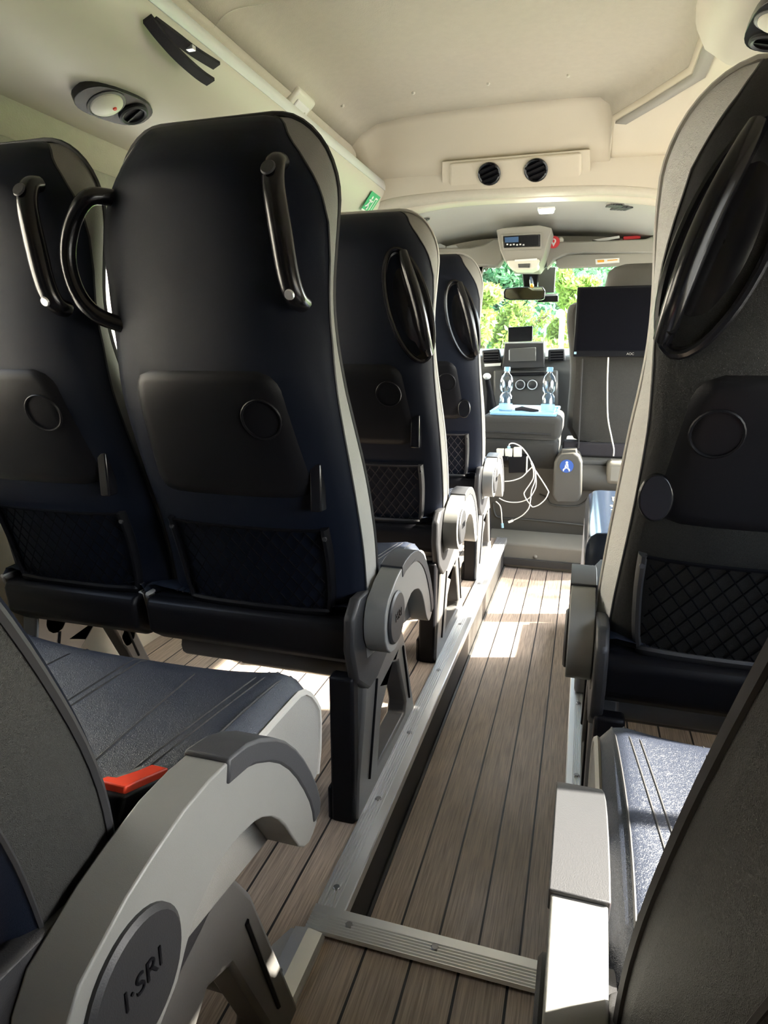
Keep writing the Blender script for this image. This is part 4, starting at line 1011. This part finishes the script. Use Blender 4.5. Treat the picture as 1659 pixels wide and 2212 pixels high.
PB(MBX(x0m+.012, xr_-.012, zb1+.026, zt1-.010, -.0015, .003), 'screen', 'screen')
PB(MBX(x0m+.004, x0m+.014, zb1+.012, zb1+.022, -.0015, .003), 'blue_sticker', 'paleblue')
text_mesh('maker_lettering', 'AOC', .014, 'visor', Matrix.Translation((at(1361, 769, MYY).x-org.x, -.002, zb1+.013-org.z)) @ R90, t)
PB(MBX(x0m+.15, x0m+.31, (zb1+zt1)/2-.06, (zb1+zt1)/2+.06, .035, .075), 'mount', 'blackp')
mb = MB(); pts = smooth_curve([at(1314, 772, MYY+.01), at(1312, 830, FY-.03), at(1313, 900, FY-.03), at(1321, 945, FY-.03), at(1326, 970, FY-.03), at(1325, 985, FY-.02)], 6)
tag(mb.tube(pts, .0032, 6).build('monitor_cable', 'cable', loc=pts[0]), 'white cable hanging down from the monitor along the seat back', 'cable')

# belt tower + cab floor mouldings --------------------------------------
BY = 3.02
c = at(1225, 1030, BY); org = c.copy()
t = thing('belt_tower', 'dark plastic seat belt mount cover with round blue sticker', 'belt mount', c)
secs = []
for y, pts in ((BY, (1197, 1256, 998, 1076)), (BY-.03, (1203, 1250, 1004, 1070))): pass
mb = MB(); q = [(1197, 1000), (1205, 985), (1214, 980), (1243, 978), (1252, 985), (1258, 1000), (1257, 1070), (1248, 1085), (1200, 1085), (1192, 1070)]
mb.prism([(p.x, p.z) for p in [at(x, y, BY-.02) for x, y in q]], 'y', BY-.02, BY+.124); PB(mb, 'cover', 'cabm', bevel=.02, segs=4)
mb = MB(); pxbox(mb, [(1212, 972), (1246, 970), (1248, 985), (1211, 987)], BY+.0, .06); PB(mb, 'belt_slot', 'cabm', bevel=.006)
p = at(1224, 1007, BY-.021)-org
MB().lathe([(0, .002), (.0295, .002), (.030, 0)], Matrix.Translation(p) @ R90, 28).build('blue_sticker', 'bluelabel', t)
mb = MB(); pp = p+Vector((0, -.003, 0))
mb.sphere(pp+Vector((0, 0, .017)), .0055, 1, .2, 1, 8); mb.prism([(pp.x-.009, pp.z-.010), (pp.x+.009, pp.z-.010), (pp.x+.006, pp.z+.010), (pp.x-.006, pp.z+.010)], 'y', pp.y-.001, pp.y+.001)
for s in (-1, 1): mb.tube([pp+Vector((s*.006, 0, -.010)), pp+Vector((s*.013, 0, -.016)), pp+Vector((s*.012, 0, -.022))], .003, 5)
mb.build('white_pictogram', 'signwhite', t)
mb = MB(); mb.tube([pp+Vector((-.006, -.002, .009)), pp+Vector((.008, -.002, -.009))], .0012, 4); mb.build('belt_line', 'bluelabel', t)
# step wall and cab floor front moulding
def zpx(px, py, Y): return at(px, py, Y).z
z1s = zpx(1150, 1175, YS)
o = MB().prism([(YS, 0), (YS, z1s-.01), (YS+.012, z1s), (YS+.16, z1s+.03), (YS+.16, 0)], 'x', -.40, .52).build('step_panel', 'stepm', bevel=.006, loc=(0, YS, 0)); struct(o); o.name = 'wall_front'
o['label'] = 'grey step riser up to the cab'
p = at(1156, 1203, YS-.001); o = MB().lathe([(0, .006), (.006, .005), (.010, .001), (.010, -.004)], R90, 16).build('step_bolt', 'stepm'); o.location = p; tag(o, 'round bolt head on the grey step riser', 'bolt')
# seat pedestal box front with raised mouldings
zb0 = z1s+.03
PYY = YS+.12
ztop = zpx(1200, 985, PYY)
mb = MB(); mb.prism([(PYY+.02, zb0-.02), (PYY, zb0+.05), (PYY, ztop-.02), (PYY+.02, ztop), (PYY+.4, ztop), (PYY+.4, zb0-.02)], 'x', -.62, .52)
o = mb.build('wall_front', 'cabm', bevel=.01, loc=(0, PYY, zb0)); struct(o, 'dark moulded pedestal wall below the cab seats')
fr = [at(x, y, PYY) for x, y in ((1066, 1085), (1068, 1105), (1080, 1118), (1140, 1122), (1270, 1135))]
o = MB().tube(smooth_curve(fr, 4), .010, 8, flat=.6).build('trim_16', 'cabm'); struct(o)
fr = [at(x, y, PYY) for x, y in ((1165, 1068), (1180, 1075), (1192, 1090), (1240, 1094), (1262, 1085), (1272, 1075), (1290, 1073))]
o = MB().tube(smooth_curve(fr, 4), .008, 8, flat=.6).build('trim_17', 'cabm'); struct(o)
o = MB().box(at(1062, 1, PYY).x, at(1200, 1, PYY).x, PYY-.006, PYY+.01, zpx(1100, 1006, PYY), zpx(1100, 1002, PYY)).build('trim_18', 'alu'); struct(o)
# pedestal sleeve to the right of belt tower
a = at(1256, 1030, PYY-.06); b2 = at(1345, 1060, PYY-.06)
mb = MB(); mb.tube([(a.x-.03, PYY-.02, zpx(1270, 1030, PYY)), (.5, PYY-.02, zpx(1270, 1034, PYY))], .062, 16); o = mb.build('trim_19', 'cabm'); struct(o)
mb = MB(); mb.box(at(1310, 1000, PYY).x, .5, PYY-.09, PYY+.05, zpx(1320, 1040, PYY), zpx(1320, 992, PYY)); o = mb.build('trim_20', 'stepm', bevel=.02); struct(o)

# power strip with chargers and cables -----------------------------------
QY = 3.03
c = at(1118, 1008, QY); org = c.copy()
t = thing('power_strip', 'black power socket block on the cab pedestal with three white chargers', 'power strip', c)
mb = MB(); pxbox(mb, [(1098, 988), (1136, 987), (1136, 1021), (1099, 1022)], QY-.02, .12); PB(mb, 'socket_block', 'blackp', bevel=.004)
mb = MB(); pxbox(mb, [(1068, 986), (1098, 986), (1098, 996), (1068, 996)], QY-.02, .12); PB(mb, 'socket_rail', 'blackp', bevel=.003)
mb = MB(); pxbox(mb, [(1137, 987), (1139, 987), (1138, 1020), (1136, 1020)], QY-.022, .03); PB(mb, 'pale_edge', 'cable')
for pts, lab in (([(1090, 970), (1107, 970), (1106, 987), (1091, 987)], 'white square charger with a blue plug in the middle of the power strip'), ([(1109, 967), (1126, 967), (1126, 988), (1109, 988)], 'white square charger on the right end of the power strip'), ([(1072, 970), (1088, 970), (1088, 986), (1072, 986)], 'white charger on the left end of the power strip behind the armrest')):
    mb = MB(); pxbox(mb, pts, QY-.01, .03); cc = sum((v for v in mb.v), Vector())/len(mb.v); tag(mb.build('phone_charger', 'ivory', loc=cc, bevel=.003), lab, 'charger', 'white chargers on the power strip')
mb = MB(); pxbox(mb, [(1096, 964), (1102, 964), (1102, 970), (1096, 970)], QY, .01); cc = sum((v for v in mb.v), Vector())/len(mb.v); tag(mb.build('usb_plug', 'paleblue', loc=cc), 'small blue plug on top of the middle charger', 'plug')
def cable(pxs, Y, nm, lab, r=.0026, plug=None):
    pts = smooth_curve([at(x, y, Y if len(q_) == 0 else q_[0]) for x, y, *q_ in pxs], 7)
    o = MB().tube(pts, r, 6).build(nm, 'cable', loc=pts[0]); tag(o, lab, 'cable', 'white charging cables by the cab step')
    if plug:
        p = pts[-1]-pts[0]; d = (pts[-1]-pts[-3]).normalized()
        MB().tube([p-d*.004, p+d*.018], .006, 8).build('plug', plug, o)
    return o
CYY = 2.98
cable([(1099, 965), (1101, 959), (1110, 958), (1125, 965), (1138, 980), (1146, 994), (1153, 1008), (1157, 1025), (1158, 1048), (1153, 1062), (1143, 1076), (1125, 1084), (1105, 1085), (1090, 1082), (1078, 1076)], CYY, 'charging_cable', 'white charging cable looping from the blue plug down to the left')
cable([(1146, 994), (1152, 1010), (1160, 1022), (1172, 1040), (1184, 1060), (1184, 1066), (1178, 1078), (1165, 1090), (1152, 1095), (1147, 1092), (1138, 1080), (1132, 1067), (1136, 1058), (1145, 1045), (1152, 1032), (1152, 1015), (1147, 1000)], CYY-.012, 'charging_cable', 'white charging cable coiled in a wide loop by the power strip')
cable([(1150, 1005), (1156, 1020), (1155, 1040), (1148, 1060), (1146, 1080), (1142, 1098), (1130, 1112), (1115, 1121), (1106, 1125)], CYY-.02, 'charging_cable', 'white charging cable ending in a white plug above the step', plug='white')
cable([(1150, 1008), (1140, 1018), (1128, 1030), (1115, 1036), (1102, 1039), (1090, 1040)], CYY-.008, 'charging_cable', 'short white charging cable running left behind the armrest')
cable([(1071, 1083), (1080, 1092), (1083, 1105), (1084, 1120), (1085, 1132)], CYY-.01, 'charging_cable', 'white charging cable with a blue tip hanging over the step', plug='paleblue')

# cool box on the right platform -----------------------------------------
c = Vector((.25, 1.85, PZ)); org = c.copy()
t = thing('cool_box', 'tall grey box with glossy black control lid standing ahead of the right seat', 'box', c)
X0 = .040
mb = MB(); mb.box(X0-.012, .46, 1.60, 2.12, PZ, .50); PB(mb, 'box_body', 'boxgrey', bevel=.012, segs=3)
mb = MB(); mb.prism([(X0-.012, .495), (X0-.012, .545), (X0-.004, .57), (X0+.012, .582), (X0+.03, .585), (.47, .585), (.47, .495)], 'y', 1.58, 2.10); PB(mb, 'glossy_lid', 'boxsheen', bevel=.006)
mb = MB()
for k in range(5): mb.lathe([(0, .0012), (.0035, .0012), (.004, 0)], Matrix.Translation((X0+.055, 1.68+k*.05, .5855)), 8)
PB(mb, 'indicator_dots', 'signwhite')
text_mesh('control_lettering', 'COOL', .026, 'visor', Matrix.Translation((X0+.07-org.x, 1.97-org.y, .5862-org.z)) @ Matrix.Rotation(PI/2, 4, 'Z'), t)

# door line on the right ceiling
p = at(1418, 362, 2.3); 
pp = [onplane(x, y, (.42, 0, 1.70), (-.6, 0, -.8)) for x, y in ((1395, 367), (1420, 358), (1450, 345))]
tag(MB().tube(pp, .003, 6).build('roof_strap', 'strap', loc=pp[0]), 'short dark strap on the right ceiling edge beside the seat', 'strap')

# ================================================================= OUTSIDE
struct(MB().box(-60, 60, -40, 80, -.92, -.90).build('ground', 'asphalt')); bpy.data.objects['ground'].name = 'floor'
bpy.data.objects['floor']
struct(MB().box(-40, 40, 8.0, 60, -.90, -.85).build('floor', 'grass'), 'grass verge ahead of the bus')
def leaves(mb, c, rx, ry, rz, n, size, rnd):
    for _ in range(n):
        while True:
            u = Vector((rnd.uniform(-1, 1), rnd.uniform(-1, 1), rnd.uniform(-1, 1)))
            if .25 < u.length < 1: break
        p = Vector((c[0]+u.x*rx, c[1]+u.y*ry, c[2]+u.z*rz)); a = Vector((rnd.gauss(0, 1), rnd.gauss(0, 1), rnd.gauss(0, 1))).normalized(); b = a.orthogonal().normalized()
        s = size*rnd.uniform(.6, 1.4); mb.add([p-a*s, p+b*s*.45, p+a*s, p-b*s*.45], [(0, 1, 2, 3)])
def shrub(name, label, base, blobs, branches, mt, n, size, seed, group, cat='shrub'):
    rnd = random.Random(seed); t = thing(name, label, cat, base, group)
    mb = MB()
    for (c, r) in blobs: leaves(mb, c, *r, n, size, rnd)
    for br in branches:
        for k in range(len(br)-1):
            a, b = Vector(br[k]), Vector(br[k+1])
            for q in range(10): leaves(mb, a+(b-a)*q/10, .10, .10, .10, max(6, n//80), size*.8, rnd)
    mb.build('foliage', mt, t, smooth=180)
    mb = MB(); mb.tube([(0, 0, 0), (0, .02, .5), (0, 0, 1.0)], [.08, .06, .04], 7)
    for (c, r) in blobs: mb.tube([(0, 0, .5), c], [.04, .015], 5)
    for br in branches: mb.tube([(0, 0, .6)]+list(br), [.035]+[.02]*len(br), 5)
    mb.build('trunk', 'trunk', t)
def ground_pt(px, Y): p = at(px, 764, Y); return Vector((p.x, Y, -.86))
SHR = 'shrubs and trees seen through the windscreen'
def zat(py, Y): return at(1130, py, Y).z+.86
b = ground_pt(1115, 9.0)
def br(pxs, Y, base): return [at(x, y, Y)-base for x, y in pxs]
shrub('garden_shrub', 'bright yellow-green shrub with upright sprays behind the dashboard tablet', b, [(at(1095, 750, 9)-b, (.22, .4, .30)), (at(1130, 775, 9)-b, (.5, .4, .3)), (at(1080, 725, 9)-b, (.10, .2, .12)), (at(1108, 705, 9)-b, (.10, .2, .18))],
      [br(((1105, 730), (1100, 690), (1098, 655)), 9, b), br(((1112, 725), (1125, 690), (1145, 662)), 9, b), br(((1120, 730), (1150, 705), (1185, 677)), 9, b), br(((1100, 735), (1085, 700), (1076, 680)), 9, b), br(((1103, 700), (1110, 670), (1118, 650)), 9, b)], 'leafy', 900, .05, 3, SHR)
b = ground_pt(1045, 8.6)
shrub('garden_shrub', 'pale yellow-green shrub at the left side of the windscreen', b, [(at(1045, 690, 8.6)-b, (.13, .3, .16)), (at(1052, 635, 8.6)-b, (.2, .3, .12)), (at(1035, 720, 8.6)-b, (.14, .3, .16))], [], 'leafy', 900, .055, 5, SHR)
b = ground_pt(1200, 9.5)
shrub('garden_shrub', 'yellow-green shrub around the globe street lamp', b, [(at(1200, 708, 9.5)-b, (.10, .2, .16)), (at(1180, 748, 9.5)-b, (.35, .4, .14)), (at(1222, 705, 9.5)-b, (.12, .3, .20))], [], 'leafy', 700, .05, 8, SHR)
b = ground_pt(1240, 12)
shrub('garden_tree', 'yellow-leaved tree at the upper right of the windscreen below the blue facade', b, [(at(1240, 622, 12)-b, (.25, .4, .14)), (at(1218, 605, 12)-b, (.14, .3, .22)), (at(1268, 612, 12)-b, (.2, .3, .10)), (at(1235, 650, 12)-b, (.22, .4, .22))], [], 'leafy', 900, .06, 9, SHR, 'tree')
for px, py, Y, rx, rz, mt, lab, sd in ((1060, 600, 15, 1.6, 1.5, 'leafg', 'green tree behind the left yellow shrub', 11), (1130, 680, 16, 1.9, 1.5, 'leafd', 'deep green tree behind the mirror', 12), (1195, 660, 15, 1.3, 1.4, 'leafg', 'green tree behind the globe lamp', 13), (1150, 585, 19, 2.6, 1.6, 'leafg', 'tall pale green tree far behind the overhead console', 14), (1020, 700, 14, 1.6, 1.5, 'leafd', 'dark green tree half hidden by the front left seat', 15)):
    b = ground_pt(px, Y); c_ = at(px, py, Y)-b
    bl = [(c_+Vector((rx*.55*math.cos(k*1.9), .6*math.sin(k*2.3), rz*.55*math.sin(k*1.3))), (rx*.55, .8, rz*.5)) for k in range(5)]+[(Vector((c_.x, 0, c_.z*.4)), (rx, .9, c_.z*.45))]
    shrub('garden_tree', lab, b, bl, [], mt, 1500, .09, sd, SHR, 'tree')
shrub('garden_tree', 'unseen sparse young tree added on the right to dapple the sunlight', Vector((3.5, 2.95, -.9)), [(Vector((0, .1, 3.72)), (.45, .62, .26)), (Vector((.1, -.4, 3.70)), (.4, .4, .24)), (Vector((.05, .85, 3.66)), (.45, .55, .30)), (Vector((-.05, 1.1, 3.60)), (.4, .4, .30))], [], 'leafg', 420, .05, 21, SHR, 'tree')  # out of view; crown shaped to thin the sun on the aisle
# lamp post
b = ground_pt(1210, 9.1)
t = thing('street_lamp', 'white globe street lamp seen through the windscreen', 'street lamp', b)
g_ = at(1210, 678, 9.1)-b
MB().tube([(0, 0, 0), (0, 0, g_.z-.04)], .035, 10).build('post', 'white', t)
o = MB().sphere((g_.x, 0, g_.z), .058).build('globe', 'white', t)
MB().lathe([(.045, g_.z-.075), (.03, g_.z-.05)], None, 12).build('collar', 'white', t)
# blue facade
b = ground_pt(1290, 26); q0, q1 = at(1205, 575, 26), at(1345, 628, 26)
t = thing('shop_building', 'blue shop facade with white lettering high behind the right tree', 'building', b)
org = b
mb = MB(); mb.box(q0.x, q1.x+4, 26, 32, -.86, q0.z+2.0); PB(mb, 'walls', 'blue')
mb = MB(); mb.box(q0.x-.2, q1.x+4, 25.9, 26.1, -.86, at(1250, 606, 26).z); PB(mb, 'lower_wall', 'render_wall')
text_mesh('shop_lettering', 'lik', .75, 'signwhite', Matrix.Translation((at(1247, 594, 25.95).x-b.x, -.12, at(1247, 594, 25.95).z-b.z)) @ R90, t, depth=.03, bold=.03)
mb = MB(); p, q = at(1269, 580, 25.8), at(1269, 600, 25.8); mb.box(p.x-.14, p.x+.14, 25.75, 25.85, q.z, p.z); PB(mb, 'red_band', 'signred')
mb = MB(); mb.tube([at(1272, 581, 25.7), at(1308, 606, 25.7)], .06, 6); PB(mb, 'white_brace', 'signwhite')
MB().tube([at(1169, 718, 9.3)-Vector((0, 0, 0)), at(1187, 694, 9.3)], .02, 6).build('white_rail', 'white')
o = bpy.data.objects['white_rail']; tag(o, 'short slanted white rail among the shrubs left of the globe lamp', 'rail')
# supporting post for the rail
p = at(1178, 706, 9.3); MB().tube([(p.x, 9.3, -.86), (p.x, 9.3, p.z)], .015, 6).build('rail_post', 'white', o)

o = MB().box(-7.3, -7.0, -6, 9, -.9, 4.2).build('wall_left', 'render_wall'); struct(o, 'unseen pale wall added beside the bus to bounce sunlight in')  # added out of view to reflect sun through the left windows
# ================================================================= LIGHT
w = bpy.data.worlds.new('world'); sc.world = w; w.use_nodes = True
nt = w.node_tree; bg = nt.nodes['Background']
sky = nt.nodes.new('ShaderNodeTexSky'); sky.sky_type = 'NISHITA'; sky.sun_disc = False
SUN_EL, SUN_A = math.radians(37.5), .30       # elevation and forward slope (dy/dx)
sd = Vector((1, SUN_A, 0)).normalized()*math.cos(SUN_EL)+Vector((0, 0, math.sin(SUN_EL)))
sky.sun_elevation = SUN_EL; sky.sun_rotation = math.atan2(sd.x, sd.y)
sky.air_density = 1.0; sky.dust_density = 1.5; sky.ozone_density = 1.0
hs = nt.nodes.new('ShaderNodeHueSaturation'); hs.inputs['Saturation'].default_value = .6; nt.links.new(sky.outputs[0], hs.inputs['Color']); nt.links.new(hs.outputs[0], bg.inputs[0]); bg.inputs[1].default_value = .30
sl = bpy.data.lights.new('sun', 'SUN'); sl.energy = 7.0; sl.angle = math.radians(1.0); sl.color = (1, .93, .82)
so = bpy.data.objects.new('sun', sl); COL.objects.link(so); so.rotation_euler = sd.to_track_quat('Z', 'Y').to_euler(); so.location = (6, 3, 8)

sc.view_settings.view_transform = 'Standard'; sc.view_settings.look = 'None'; sc.view_settings.exposure = 3.3; sc.view_settings.gamma = 1.0; sc.view_settings.use_curve_mapping = False
sc.cycles.max_bounces = 10; sc.cycles.diffuse_bounces = 6; sc.cycles.transparent_max_bounces = 16
sc.cycles.use_denoising = True
sc.cycles.sample_clamp_indirect = 6
sc.cycles.caustics_reflective = False; sc.cycles.caustics_refractive = False
